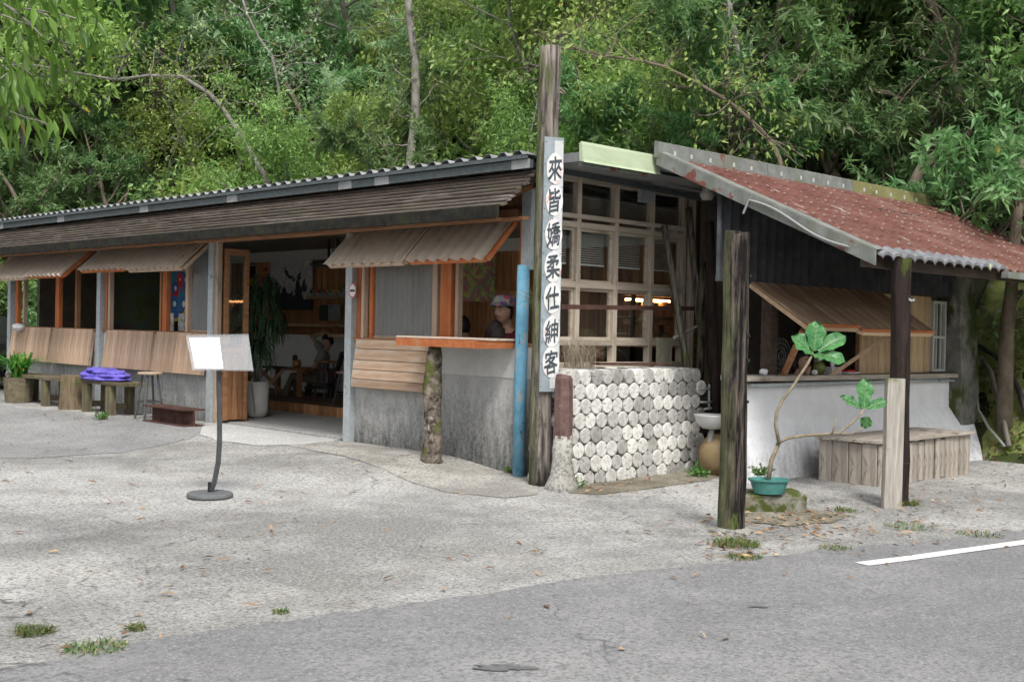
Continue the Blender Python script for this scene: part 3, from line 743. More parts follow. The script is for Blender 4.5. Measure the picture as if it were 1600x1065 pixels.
# warm lit cake display behind the glass
dq = onY(1012, 500, 1.1)
disp = thing('cake_display', 'warm lit glass food display glowing behind the window', 'display case', (dq.x, 1.1, .2))
dm = MB()
for dx in (-.52, .52):
    for dy in (-.2, .2): dm.box(dq.x + dx - .02, dq.x + dx + .02, 1.1 + dy - .02, 1.1 + dy + .02, .26, dq.z + .3)
dm.box(dq.x - .54, dq.x + .54, .88, 1.32, .26, dq.z - .34)
dm.build('case', w_dark, disp)
for k, zz in enumerate((-.1, .1)): MB().box(dq.x - .5, dq.x + .5, .92, 1.28, dq.z + zz - .075, dq.z + zz - .06).build('shelf', plain('glass shelf', (.55, .42, .3), .3), disp)
warm = plain('warm lamp tube', (1, .6, .3), .5, emit=(1, .45, .18), estr=9)
MB().tube([V(dq.x - .42, 1.1, dq.z + .24), V(dq.x + .42, 1.1, dq.z + .24)], .018, 8).build('lamp_tube', warm, disp)
MB().box(dq.x - .54, dq.x + .54, .86, 1.34, dq.z + .29, dq.z + .31).build('top', w_dark, disp)
cake_m = plain('glazed cake', (.75, .45, .2), .5)
for i in range(6):
    x = dq.x - .38 + (i % 3) * .33; zz = dq.z + (-.06 if i < 3 else .14)
    tag(MB().lathe([(.085, 0), (.09, .03), (.08, .075), (.03, .09), (0, .09)], V(x, 1.06, zz), 14).build('cake', cake_m, smooth=True), 'small glazed cake on a shelf of the lit display', 'cake', 'cakes in the lit display')

# ---------------------------------------------------------------- stacked log wall
logs = thing('log_wall', 'low wall of stacked round logs with bleached ends', 'wall', (.95, -.45, 0))
lmesh = []
for s in range(5):
    m = MB(); n = 16; prof = [(.0, -.004 * random.random()), (.0725, 0), (.0775, .004), (.0778, .05), (.0778, .44), (0, .44)]
    o0 = len(m.v)
    for r, yy in prof:
        for k in range(n):
            t = 2 * math.pi * k / n; j = 1 + .05 * noise.noise(V(math.cos(t) * 1.2, math.sin(t) * 1.2, s * 3.3))
            m.v.append((r * j * math.cos(t), yy, r * j * math.sin(t)))
    for i in range(len(prof) - 1):
        for k in range(n):
            k2 = (k + 1) % n; m.f.append((i * n + k, (i + 1) * n + k, (i + 1) * n + k2, i * n + k2))
    me = m.mesh('log'); me.materials.append(log_end); lmesh.append(me)
for r in range(8):
    n = 12
    for k in range(-1, n + (r % 2 == 0)):
        x = .045 + k * .1555 + (.0 if r % 2 else -.078) + random.uniform(-.004, .004)
        mw = Matrix.Translation(V(x + .02, -.68 + random.uniform(-.009, .009), .045 + r * .1365 + random.uniform(-.004, .004))) @ Matrix.Rotation(random.uniform(0, 6.28), 4, 'Y')
        s = random.uniform(.93, 1.03); mw = mw @ Matrix.Diagonal((s, 1, s, 1))
        link('log', random.choice(lmesh), None, logs, mw)
MB().box(-.12, 1.86, -.60, -.3, .0, 1.04).build('mortar_core', mat('earth infill', (.06, .055, .045), (.12, .11, .09), rough=1, bump=.5), logs)
plank('capping_bar', (.95, -.5, 1.115), (1, 0, -.01), (0, 1, 0), (1.15, .12, .022), rust, logs)
# kerb post at the wall's end
kp = thing('kerb_post', 'short rust stained post with flared cement foot beside the log wall', 'post', (-.32, -.74, 0))
MB().tube([V(-.31, -.74, .46), V(-.31, -.745, .7), V(-.315, -.74, 1.0), V(-.31, -.74, 1.03)], [.092, .088, .085, .07], 7, jit=.05).build('shaft', mat('rust stained stone', (.09, .055, .05), (.19, .12, .11), scale=12, rough=.95, bump=.8, spots=(.35, .33, .31), spot_scale=7, spot_at=(.66, .7)), kp)
MB().tube([V(-.32, -.75, -.05), V(-.32, -.75, .03), V(-.315, -.745, .12), V(-.31, -.74, .25), V(-.31, -.74, .48)], [.17, .15, .115, .095, .088], 10, jit=.06).build('cement_foot', apron_m, kp, smooth=True)
# rusty rail across the window, leaning poles, dry plant, tray
a, b = onY(874, 479, -.25), onY(1092, 482, -.25)
tag(MB().bar(a, b, .012, .045).build('rusty_rail', rust), 'rusty flat bar fixed across the gridded window', 'rail')
def lean(name, p0, p1, r, m, label, y0, y1):
    A, B = onY(*p0, y0), onY(*p1, y1); n = 7
    path = [A.lerp(B, i / n) + V(noise.noise(V(i, p0[0], 0)), noise.noise(V(i, 0, p0[0])), 0) * .012 for i in range(n + 1)]
    return tag(MB().tube(path, [r * (1 - .12 * i / n) for i in range(n + 1)], 8, jit=.05).build(name, m, smooth=True), label, 'pole')
lean('leaning_pole', (1076, 590), (1038, 352), .040, pole_grey, 'thin grey pole leaning left in front of the gridded window', -.42, -.12)
lean('leaning_pole', (1104, 620), (1076, 325), .042, pole_grey, 'tall grey pole leaning against the timber wall', -.42, -.1)
lean('leaning_pole', (1093, 600), (1101, 409), .048, post_moss, 'pale mossy stake standing at the right end of the log wall', -.5, -.45)
lean('leaning_pole', (1119, 655), (1108, 345), .055, post_dark, 'dark pole standing where the corrugated iron begins', -.75, -.75)
lean('leaning_pole', (1052, 528), (1092, 508), .016, w_grey, 'short pale stick wedged between the leaning poles', -.3, -.32)
slab = onY(1035, 562, -.25)
tag(MB().box(slab.x - .11, slab.x + .11, -.29, -.25, 1.05, 1.38).build('leaning_slab', mat('mossy slate', (.12, .12, .09), (.24, .23, .17), rough=.95, bump=.5)), 'mossy slab propped on the log wall below the window', 'slab')

# ---------------------------------------------------------------- pole with hand painted sign
PB, PT = V(-.285, -.44, -.05), V(-.265, -.43, 4.06)
pole = thing('sign_pole', 'tall weathered timber pole at the café corner', 'pole', (PB.x, PB.y, 0))
n = 16
path = [PB.lerp(PT, i / n) + V(noise.noise(V(i * .5, 1, 0)), noise.noise(V(i * .5, 0, 4)), 0) * .012 for i in range(n + 1)]
MB().tube(path, [.112 - .012 * i / n for i in range(n + 1)], 14, jit=.03).build('shaft', pole_grey, pole, smooth=True)
MB().tube([V(-.155 + .106 * math.cos(t), -.38 + .106 * math.sin(t), 3.68 + .02 * math.sin(t * 2)) for t in [i * .42 for i in range(16)]], .012, 6).build('wire_wrap', plain('old rope', (.3, .27, .2)), pole)
# sign board
sg = thing('sign_board', 'long vertical grey sign with seven black brush characters in white circles', 'sign', (PB.x, PB.y - .12, .87))
sn = V(-.42, -.907, 0); ss = V(.907, -.42, 0); tilt = (PT - PB).normalized()
sc0 = PB.lerp(PT, (.87 + .05) / 4.11) + sn * .125 + ss * .018; sc1 = PB.lerp(PT, (3.21 + .05) / 4.11) + sn * .115 + ss * .018
su = (sc1 - sc0); SH = su.length; su.normalize(); SW = .19
MB().obox((sc0 + sc1) / 2, ss * SW, su * SH, sn * .02).build('backing', mat('grey painted sign sheet', (.20, .24, .26), (.31, .355, .375), scale=7, rough=.5, bump=.08, spots=(.25, .15, .11), spot_scale=30, spot_at=(.72, .74)), sg)
wm = mat('white sign paint', (.60, .60, .59), (.70, .70, .69), scale=12, rough=.6, bump=.05, spots=(.62, .22, .15), spot_scale=16, spot_at=(.60, .66))
MB().obox((sc0 + sc1) / 2 + ss * .047 + sn * .011, ss * .085, su * (SH - .06), sn * .004).build('white_strip', plain('white strip', (.54, .55, .55)), sg)
chars = '來皆嬌柔仕紳客'
ink = mat('grey black brush ink', (.035, .045, .055), (.09, .105, .12), scale=20, rough=.6, bump=0)
cy_px = [267, 316, 368, 418, 466, 518, 565]
for i, ch in enumerate(chars):
    zc = onX(864, cy_px[i], -.2).z
    f = (zc - sc0.z) / (sc1.z - sc0.z); c = sc0.lerp(sc1, f) + ss * .010
    e = MB(); n_ = 30
    rr = [1 + .02 * math.sin(5 * t + i) for t in range(n_)]
    vs = [c + sn * .0145 + ss * (math.cos(2 * math.pi * k / n_) * .083 * rr[k]) + su * (math.sin(2 * math.pi * k / n_) * .143 * rr[k]) for k in range(n_)]
    e.prism([v for v in reversed(vs)], sn * .003)
    disc = e.build('white_circle', wm, sg)
    cu = bpy.data.curves.new('glyph', 'FONT'); cu.body = ch; cu.size = 1; cu.align_x = 'CENTER'
    to = bpy.data.objects.new('glyph_tmp', cu); col.objects.link(to); bpy.context.view_layer.update()
    me = bpy.data.meshes.new_from_object(to.evaluated_get(bpy.context.evaluated_depsgraph_get())); bpy.data.objects.remove(to)
    co = np.empty(len(me.vertices) * 3); me.vertices.foreach_get('co', co); co = co.reshape(-1, 3)
    mn, mx = co.min(0), co.max(0); co = (co - (mn + mx) / 2) / (mx - mn + 1e-6)[:2].max()
    sh = co.copy(); sh[:, 0] = co[:, 0] + .025 * np.sin(co[:, 1] * 7 + i) ; sh[:, 1] = co[:, 1] + .12 * co[:, 0] + .015 * np.sin(co[:, 0] * 9)
    fc = [tuple(p.vertices) for p in me.polygons]; g2 = MB()
    for q, (ox, oy) in enumerate(((0, 0), (.021, .008), (-.021, -.008), (.009, .021), (-.009, -.021), (.016, -.016), (-.016, .016))):   # the brush is broad: each stroke laid down several times
        g2.add([c + sn * (.0185 + .0004 * q) + ss * ((a_[0] + ox) * .128) + su * ((a_[1] + oy) * .215) for a_ in sh], fc)
    g2.build('character', ink, disc)
for k in range(12):
    for sd_ in (-1, 1):
        c = sc0.lerp(sc1, .02 + .96 * k / 11) + ss * (SW / 2 - .012) * sd_ + sn * .012
        MB().obox(c, ss * .008, su * .008, sn * .006).build('rivet', rust, sg)

# ---------------------------------------------------------------- annex with the red roof
annex = thing('red_roof_annex', 'lean-to with faded red metal roof, black corrugated iron and white counter wall', 'building', (3.4, -1.0, 0))
RX0, RX1, YR, ZR, YE, ZE = .92, 6.85, -.86, 3.14, -3.12, 2.12
sl = V(0, YE - YR, ZE - ZR); sn_ = V(0, ZE - ZR, -(YE - YR)).normalized()
if sn_.z < 0: sn_ = -sn_
rs = MB(); nu = int((RX1 - RX0) / .19 * 8); rows = 12
for lay in (0, 1):
    for j in range(rows * 2 + 1):
        row = j // 2; tt = (row + (1 if j % 2 else 0) * .97) / rows if j < rows * 2 else 1.0
        for i in range(nu + 1):
            x = RX0 + (RX1 - RX0) * i / nu; w = (x - RX0) / .19 * 2 * math.pi
            h = .013 * max(-.5, math.sin(w)) + (.004 if j % 2 else -.004)
            p = V(x, YR, ZR) + sl * tt + sn_ * (h + (.004 if lay else 0)) + V(0, 0, .012 * noise.noise(V(x * .8, tt * 3, 2)))
            rs.v.append(tuple(p))
A = (nu + 1) * (rows * 2 + 1)
for lay in (0, 1):
    for j in range(rows * 2):
        for i in range(nu):
            a = lay * A + j * (nu + 1) + i; q_ = (a, a + nu + 1, a + nu + 2, a + 1)
            rs.f.append(q_ if lay else tuple(reversed(q_)))
for i in range(nu):
    a = rows * 2 * (nu + 1) + i; rs.f.append((a, a + 1, a + 1 + A, a + A))
roof = rs.build('roof', red_roof, annex, smooth=False)
scr = MB()
for r in range(rows):
    for k in range(int((RX1 - RX0) / .19)):
        if random.random() < .35: continue
        p = V(RX0 + .19 * (k + .25) + random.uniform(-.02, .02), YR, ZR) + sl * ((r + .82) / rows) + sn_ * .022
        scr.obox(p + sl * random.uniform(-.006, .006), (random.uniform(.012, .022), 0, 0), sl.normalized() * random.uniform(.012, .028), sn_ * .012)
o = scr.build('roof_screws', plain('pale sealant', (.42, .36, .33)), annex); o['kind'] = 'stuff'
# eave end tiles
for k in range(13):
    x = RX0 + .13 + .19 * k
    m = MB(); c = V(x, YE - .012, ZE + .012)
    for i in range(9):
        t = math.pi * i / 8
        for r, dy, dz in ((.092, -.045, -.01), (.092, .07, .055)):
            m.v.append((c.x - math.cos(t) * r, c.y + dy, c.z + dz + math.sin(t) * r * .55 - .015))
    for i in range(8): m.f.append((2 * i, 2 * i + 1, 2 * i + 3, 2 * i + 2))
    o0 = len(m.v)
    for i in range(9):
        t = math.pi * i / 8; m.v.append((c.x - math.cos(t) * .088, c.y - .044, c.z - .012 + math.sin(t) * .046 - .035 + .0)); 
    for i in range(8): m.f.append((2 * i, 2 * i + 2, o0 + i + 1, o0 + i))
    m.build('eave_tile', mat('grey eave tile', (.11, .115, .125), (.22, .225, .24), scale=14, rough=.8, bump=.3, rnd=.15, spots=(.35, .4, .2), spot_scale=9, spot_at=(.62, .7)) if k == 0 else bpy.data.materials['grey eave tile'], roof)
MB().box(RX0 + 2.55, RX1, YE - .05, YE + .02, ZE - .075, ZE - .01).build('eave_flashing', rust_flash, annex)
MB().box(RX0 + .02, RX1, YE + .08, YE + .14, ZE - .09, ZE - .01).build('eave_purlin', w_dark, annex)
for k in range(7):
    x = RX0 + .4 + k * .95; MB().bar(V(x, YR + .02, ZR - .07), V(x, YE + .1, ZE - .06), .05, .07).build('rafter', w_dark, annex)
gb = MB()
gb.prism([V(RX0 - .02, YR + .06, ZR + .06), V(RX0 - .02, YE - .03, ZE + .045), V(RX0 - .02, YE - .03, ZE - .085), V(RX0 - .02, YR + .06, ZR - .07)], (-.022, 0, 0))
gb.prism([V(RX0 - .018, YR + .06, ZR + .062), V(RX0 - .018, YE - .03, ZE + .047), V(RX0 + .09, YE - .03, ZE + .057), V(RX0 + .09, YR + .06, ZR + .072)], (0, 0, .004))
gable = gb.build('gable_flashing', rust_flash, annex)
cab = [V(RX0 - .06, YR + (YE - YR) * t, ZR + (ZE - ZR) * t - .02 + .03 * math.sin(t * 14)) for t in [.46 + .03 * i for i in range(16)]]
MB().tube([cab[0] + V(0, .06, -.12)] + cab, .011, 6).build('cable', plain('grey cable', (.3, .3, .29)), gable)
for x0, x1, m in ((RX0 - .05, 2.75, rust_flash), (2.76, 4.55, rust_flash), (4.56, 6.85, moss_flash)):
    f_ = MB().prism([V(x0, YR + .02, ZR + .0), V(x0, YR + .035, ZR + .15), V(x0, YR + .08, ZR + .165), V(x0, YR + .085, ZR + .0)], (x1 - x0, 0, 0)).build('ridge_flashing', m, annex)
    k = x0 + .25
    while k < x1:
        MB().obox((k, YR + .022, ZR + .06), (.03, 0, 0), (0, .008, 0), (0, 0, .045)).build('sealant_dab', plain('sealant', (.5, .51, .5)) if 'sealant' not in bpy.data.materials else bpy.data.materials['sealant'], f_); k += random.uniform(.25, .42)
# black corrugated iron
MB().corr((.93, -1.5, 1.93), (5.25, 0, .02), (0, 0, .92), (0, -1, 0), .15, .024, 1).build('corrugated_wall', black_corr, annex)
MB().box(1.0, 6.2, -1.48, -1.44, 1.93, 1.99).build('lintel', w_dark, annex)
# counter wall, battered at its foot
cw = MB(); sec = 22
for i in range(sec + 1):
    x = 1.42 + (6.28 - 1.42) * i / sec; fl_ = .12 + .42 * sst(x, 3.6, 6.2)
    for y, z in ((-1.5, .955), (-1.515, .6), (-1.53 - fl_ * .45, .25), (-1.5 - fl_, -.1), (-1.32, -.1), (-1.32, .955)):
        cw.v.append((x, y + .012 * noise.noise(V(x * 3, z * 3, 1)), z))
for i in range(sec):
    for k in range(6):
        k2 = (k + 1) % 6; cw.f.append((i * 6 + k, (i + 1) * 6 + k, (i + 1) * 6 + k2, i * 6 + k2))
cw.f.append(tuple(range(6))); cw.f.append(tuple(sec * 6 + k for k in reversed(range(6))))
cw.build('counter_wall', wall_white, annex, smooth=False)
plank('counter_top', (3.76, -1.45, .995), (1, 0, -.006), (0, 1, 0), (4.82, .34, .05), w_grey, annex)
MB().tube([V(1.45, -1.56, .945), V(2.5, -1.565, .935), V(3.9, -1.56, .94), V(5.6, -1.555, .925), V(6.15, -1.58, .915)], .017, 8).build('conduit', galv, annex, smooth=True)
# plank flaps over the counter
def flap_(x0, x1, yo, zo, n, name='awning'):
    H = V(0, -1.53, 1.935); O = V(0, yo, zo); d = O - H
    nn = V(0, d.z, -d.y).normalized(); nn = nn if nn.z > 0 else -nn
    f = MB()
    for x in (x0 + .02, x1 - .02): f.bar(V(x, H.y, H.z) - nn * .03, V(x, O.y, O.z) - nn * .03, .04, .04, up=nn)
    f.bar(V(x0 + .042, O.y, O.z) - nn * .03, V(x1 - .042, O.y, O.z) - nn * .03, .04, .04, up=nn)
    fr = f.build(name, w_new, annex)
    planks('plank', V(x0, H.y, H.z) + nn * .002, d, (x1 - x0, 0, 0), n, .018, w_awn, fr)
    plank('edge_strip', V((x0 + x1) / 2, O.y - .008, O.z) , (1, 0, 0), nn, (x1 - x0, .03, .014), w_orange, fr)
    return fr
flap_(1.46, 2.40, -2.17, 1.535, 5); flap_(2.43, 3.98, -2.17, 1.50, 8)
a1, b1 = onY(1222, 590, -1.5), onY(1256, 515, -1.95); tag(MB().tube([a1, b1], .035, 8).build('strut', w_brown, annex), 'thick round prop under the left flap')
a1, b1 = onY(1296, 588, -1.55), onY(1392, 521, -2.05); MB().bar(a1, b1, .03, .04).build('strut', w_new, annex)
pp = onY(1206, 520, -1.42); MB().box(pp.x - .06, pp.x + .06, -1.45, -1.33, 1.02, 1.93).build('stud', w_dark, annex)
pp2 = onY(1150, 520, -1.42); MB().box(pp2.x - .05, pp2.x + .05, -1.45, -1.35, 1.02, 1.93).build('stud', w_brown, annex)
sx0, sx1 = onY(1346, 530, -1.46).x, onY(1455, 530, -1.46).x
sh = MB().box(sx0, sx1, -1.42, -1.39, 1.03, 1.92).build('plank_screen', w_brown, annex)
planks('plank', (sx0, -1.437, 1.025), (0, 0, .9), (sx1 - sx0, 0, 0), 12, .02, w_new, sh)
lx0, lx1 = sx1 + .03, onY(1477, 530, -1.46).x
lw = MB()
for x in (lx0, lx1 - .035): lw.box(x, x + .035, -1.47, -1.43, 1.03, 1.88)
for z in (1.03, 1.43, 1.85): lw.box(lx0 + .036, lx1 - .036, -1.47, -1.43, z, z + .03)
for k in (.33, .66): lw.box(lx0 + (lx1 - lx0) * k - .01, lx0 + (lx1 - lx0) * k + .01, -1.46, -1.44, 1.061, 1.849)
lwn = lw.build('window', plain('white peeling frame', (.55, .55, .52)), annex)
MB().box(lx0 + .03, lx1 - .03, -1.436, -1.43, 1.05, 1.86).build('pane', glass, lwn)
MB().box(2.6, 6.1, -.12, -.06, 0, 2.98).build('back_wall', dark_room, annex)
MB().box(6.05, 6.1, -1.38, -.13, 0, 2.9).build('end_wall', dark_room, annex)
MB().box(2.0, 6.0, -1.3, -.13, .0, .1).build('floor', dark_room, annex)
MB().prism([V(RX0 + .1, YR + .05, ZR - .1), V(RX0 + .1, -.05, 3.02), V(RX0 + .1, -.05, 3.05), V(RX0 + .1, YR + .05, ZR - .07)], (5.8, 0, 0)).build('rear_roof', steel_sheet, annex)
# concrete pier at the end of the annex
MB().tube([V(6.02, -1.42, -.2), V(6.0, -1.42, 1.0), V(5.97, -1.4, 2.0), V(5.97, -1.4, 2.5)], [.36, .33, .30, .28], 4, jit=.04, side=(1, 1, 0)).build('pier', mat('mossy concrete pier', (.10, .10, .085), (.27, .265, .235), scale=5, rough=.95, bump=.6, spots=(.06, .075, .025), spot_scale=3, spot_at=(.52, .62), spots2=(.42, .40, .34), spot2_scale=2, spot2_at=(.60, .70), coords='World', spot_stretch=(1, 1, .5)), annex)

# ---------------------------------------------------------------- posts, stump, street things
def rough_post(name, label, base, top, r, m, n=9, jit=.05, sides=8, side=None, notch=.04):
    t = thing(name, label, 'post', (base[0], base[1], 0)); base, top = Vector(base), Vector(top); mb = MB()
    path = [base.lerp(top, i / n) + V(noise.noise(V(i * .7, base.x, 1)), noise.noise(V(i * .7, 2, base.y)), 0) * .012 for i in range(n + 1)]
    mb.tube(path, [r * (1.06 - .08 * i / n) for i in range(n + 1)], sides, jit=jit, side=side)
    for k in range(sides):
        x, y, z = mb.v[n * sides + k]; mb.v[n * sides + k] = (x, y, z + random.uniform(-notch, notch))
    mb.build('shaft', m, t); return t, path
pb = onZ(1147, 830, 0); ptop = onY(1155, 366, pb.y)
fp, _ = rough_post('timber_post', 'thick mossy square timber post standing alone at the road edge', (pb.x, pb.y + .02, -.1), (ptop.x, pb.y + .02, ptop.z), .094, post_moss, sides=10, side=(1, 1, 0), notch=.03, jit=.04)
for z, s in ((1.43, .012), (1.25, .014), (.95, .012), (1.86, .012)):
    c = V(pb.x + .02, pb.y - .075, z); MB().tube([c, c + V(-.002, -.006, 0)], s, 8).build('bolt_hole', plain('hole', (.01, .01, .01)) if 'hole' not in bpy.data.materials else bpy.data.materials['hole'], fp)
MB().tube([V(pb.x, pb.y + .02, -.03), V(pb.x, pb.y + .02, .012), V(pb.x, pb.y + .02, .03)], [.20, .17, .10], 14, jit=.10).build('cement_collar', apron_m, fp)
db = onZ(1406, 788, 0); dt = onY(1412, 408, db.y)
dp, _ = rough_post('bark_post', 'dark round bark pole holding up the red roof corner', (db.x, db.y + .02, -.1), (dt.x, db.y + .02, dt.z + .02), .085, post_dark, sides=10, notch=.0)
MB().tube([V(db.x + .01 + .092 * math.cos(t * .55), db.y + .02 + .092 * math.sin(t * .55), 1.76 + .012 * math.sin(t * 2.1)) for t in range(28)], .005, 5).build('wire_tie', galv, dp)
MB().tube([V(db.x + .092 * math.cos(t * .55), db.y + .02 + .092 * math.sin(t * .55), .36) for t in range(13)], .005, 5).build('wire_tie', rust, dp)
pk = onZ(1392, 795, 0); pt_ = onY(1397, 591, pk.y)
gp = thing('plank_post', 'short grey plank standing against the dark roof pole', 'post', (pk.x, pk.y, 0))
plank('board', (pk.x + .01, pk.y, (pt_.z - .1) / 2), (.012, 0, 1), (.86, -.5, 0), (pt_.z + .1, .165, .06), mat('moss footed grey board', (.23, .21, .18), (.45, .42, .38), scale=3, stretch=(1, 14, 14), rough=.9, bump=.4, spots=(.12, .15, .045), spot_scale=2.4, spot_at=(.6, .7)), gp)
# stump that props the counter flap
sb = onX(675, 722, -.42); 
spth = [V(-.42, .72, .0), V(-.43, .73, .12), V(-.415, .72, .35), V(-.44, .715, .6), V(-.43, .735, .8), V(-.44, .72, 1.0), V(-.43, .71, 1.15), V(-.43, .71, 1.245)]
sy = onX(676, 660, -.43).y
spth = [V(p.x, p.y - .72 + sy, p.z) for p in spth]
stump = MB().tube(spth, [.125, .112, .098, .09, .10, .085, .082, .06], 11, jit=.10)
tag(stump.build('tree_stump', trunk_bark, smooth=True), 'gnarled mossy tree trunk propping up the counter flap', 'tree trunk')

# bench box in front of the white wall
bb = thing('bench_box', 'long weathered plank box bench below the white counter wall', 'bench', (3.2, -2.15, 0))
MB().box(2.28, 4.22, -2.45, -1.86, 0, .36).build('core', w_dark, bb)
for s in (0,):
    planks('side_plank', (2.262, -1.84, -.02), (0, 0, .43), (0, -.63, 0), 4, .022, w_grey, bb, jl=.03, jz=.008, gap=.007)
    planks('front_plank', (2.26, -2.472, -.02), (0, 0, .43), (1.98, 0, 0), 17, .022, w_grey, bb, jl=.05, jz=.010, gap=.012)
planks('top_plank', (2.22, -2.52, .425), (2.06, 0, 0), (0, .70, 0), 4, .026, w_grey, bb, jl=.03)
# mossy kerb stone with potted fig
st0 = onZ(1212, 803, 0)
kb = MB(); q0 = onZ(1165, 800, 0); q1 = onZ(1258, 800, 0); ax = (q1 - q0)
mid = (q0 + q1) / 2 + _e_fwd * .18
for i in range(9):
    for j in range(5):
        p = mid + ax * (i / 8 - .5) * 1.05 + _e_fwd * .38 * (j / 4 - .5)
        e_ = 0 if 0 < i < 8 and 0 < j < 4 else 1
        kb.v.append((p.x, p.y, (.155 if not e_ else .13) + .03 * noise.noise(V(p.x * 5, p.y * 5, 1))))
for i in range(8):
    for j in range(4): kb.f.append((i * 5 + j, (i + 1) * 5 + j, (i + 1) * 5 + j + 1, i * 5 + j + 1))
rim = [j for j in range(5)] + [i * 5 + 4 for i in range(1, 9)] + [40 + j for j in (3, 2, 1, 0)] + [i * 5 for i in range(7, 0, -1)]
o0 = len(kb.v)
for k in rim:
    x, y, z = kb.v[k]; kb.v.append((x + random.uniform(-.01, .01), y + random.uniform(-.01, .01), -.05))
for a in range(len(rim)):
    b = (a + 1) % len(rim); kb.f.append((rim[a], o0 + a, o0 + b, rim[b]))
tag(kb.build('kerb_stone', moss_rock), 'low mossy stone block under the teal plant pot', 'stone')
pc = onZ(1204, 772, .15); pc = pc + _e_fwd * .07
teal = mat('teal plastic', (.045, .17, .155), (.09, .25, .225), scale=12, rough=.5, bump=.05, spots=(.3, .3, .26), spot_scale=9, spot_at=(.66, .74))
pot = thing('teal_planter', 'oval teal plastic planter holding the young fig tree', 'plant pot', pc)
m = MB(); prof = [(.0, .0), (.115, .0), (.148, .10), (.163, .105), (.163, .12), (.148, .12), (.14, .10), (0, .098)]
m.lathe(prof, (0, 0, 0), 24); m.v = [(pc.x + _e_right.x * x * 1.05 + _e_fwd.x * y * .75, pc.y + _e_right.y * x * 1.05 + _e_fwd.y * y * .75, pc.z + z) for x, y, z in m.v]
m.build('tub', teal, pot, smooth=False)
leaf_fig = mat('fig leaf', (.035, .13, .045), (.075, .22, .075), scale=6, rough=.35, bump=.2, spots=(.12, .26, .10), spot_scale=12, spot_at=(.55, .75))
vein = plain('leaf vein', (.13, .25, .09), .5)
FD = -_e_fwd   # towards the viewer
def pxat(px, py, ref, off=0.0):
    d = ray(px, py); n = _e_fwd; t = ((ref - CAM).dot(n) + off) / d.dot(n); return CAM + d * t
fig = thing('fig_tree', 'young fiddle leaf fig with bent stems and a few broad leaves', 'plant', pc + V(0, 0, .1))
stem_px = [(1200, 752), (1205, 720), (1213, 700), (1217, 691)]
b1_ = [(1217, 691), (1212, 665), (1213, 645), (1222, 625), (1238, 605), (1252, 583), (1262, 568), (1270, 553)]
b2_ = [(1217, 691), (1232, 684), (1258, 680), (1290, 678), (1312, 676), (1325, 665), (1340, 652), (1350, 640)]
b3_ = [(1312, 677), (1330, 678), (1350, 668)]
b4_ = [(1300, 678), (1304, 664), (1307, 653)]
sm = MB()
for pth, r0, r1 in ((stem_px, .020, .017), (b1_, .016, .011), (b2_, .014, .009), (b3_, .008, .006), (b4_, .008, .006)):
    P_ = [pxat(*q_, pc, .05 * i / len(pth)) for i, q_ in enumerate(pth)]
    sm.tube(P_, [r0 + (r1 - r0) * i / (len(pth) - 1) for i in range(len(pth))], 7, jit=.06)
sm.build('stem', mat('fig stem', (.16, .13, .09), (.30, .26, .19), scale=20, rough=.9, bump=.5), fig, smooth=True)
def broad_leaf(base, tip, wid, nrm, curl=.15, droop=.1):
    base, tip = Vector(base), Vector(tip); d = tip - base; L = d.length; d.normalize(); nrm = Vector(nrm)
    s = d.cross(nrm).normalized(); n = s.cross(d)
    mb = MB(); NU, NV = 10, 6
    for i in range(NU + 1):
        t = i / NU; wv = wid * (math.sin(math.pi * min(1, t * .93 + .07)) ** .75) * (.62 + .55 * t) * (1 - .18 * math.exp(-((t - .38) / .12) ** 2))
        if i == NU: wv *= .25
        for j in range(NV + 1):
            u = 2 * j / NV - 1
            p = base + d * (L * t) + s * (u * wv / 2) + n * (abs(u) ** 1.5 * wv * curl + .014 * math.sin(t * 16 + u * 5) * abs(u) - droop * L * t * t)
            mb.v.append(tuple(p))
    for i in range(NU):
        for j in range(NV):
            a = i * (NV + 1) + j; mb.f.append((a, a + 1, a + NV + 2, a + NV + 1))
    o = mb.build('leaf', leaf_fig, fig, smooth=True)
    vb = MB(); vb.tube([base + n * .004, base + d * L * .5 + n * (.004 - droop * L * .25), tip + n * (.003 - droop * L)], [.006, .004, .001], 5)
    for t in (.25, .42, .58, .74):
        for sg_ in (-1, 1):
            c0 = base + d * L * t + n * (.004 - droop * L * t * t); w_e = wid * .34
            vb.tube([c0, c0 + (s * sg_ * w_e + d * w_e * .5) + n * (w_e * 2 / wid) ** 1.5 * wid * curl * .35], [.0025, .001], 4)
    vb.build('vein', vein, o)
for b_, t_, w_, off in (((1270, 552), (1240, 523), .20, .0), ((1272, 548), (1276, 500), .19, .05), ((1278, 548), (1322, 522), .17, .02), ((1278, 552), (1322, 563), .15, -.06), ((1268, 553), (1288, 560), .06, -.08),
                        ((1350, 637), (1352, 590), .16, .05), ((1347, 638), (1315, 617), .10, .0), ((1354, 638), (1386, 625), .11, -.02), ((1348, 668), (1358, 652), .12, -.04)):
    B_ = pxat(*b_, pc, .05); T_ = pxat(*t_, pc, .05 + off)
    broad_leaf(B_, T_, w_, FD * .8 + V(0, 0, .6))

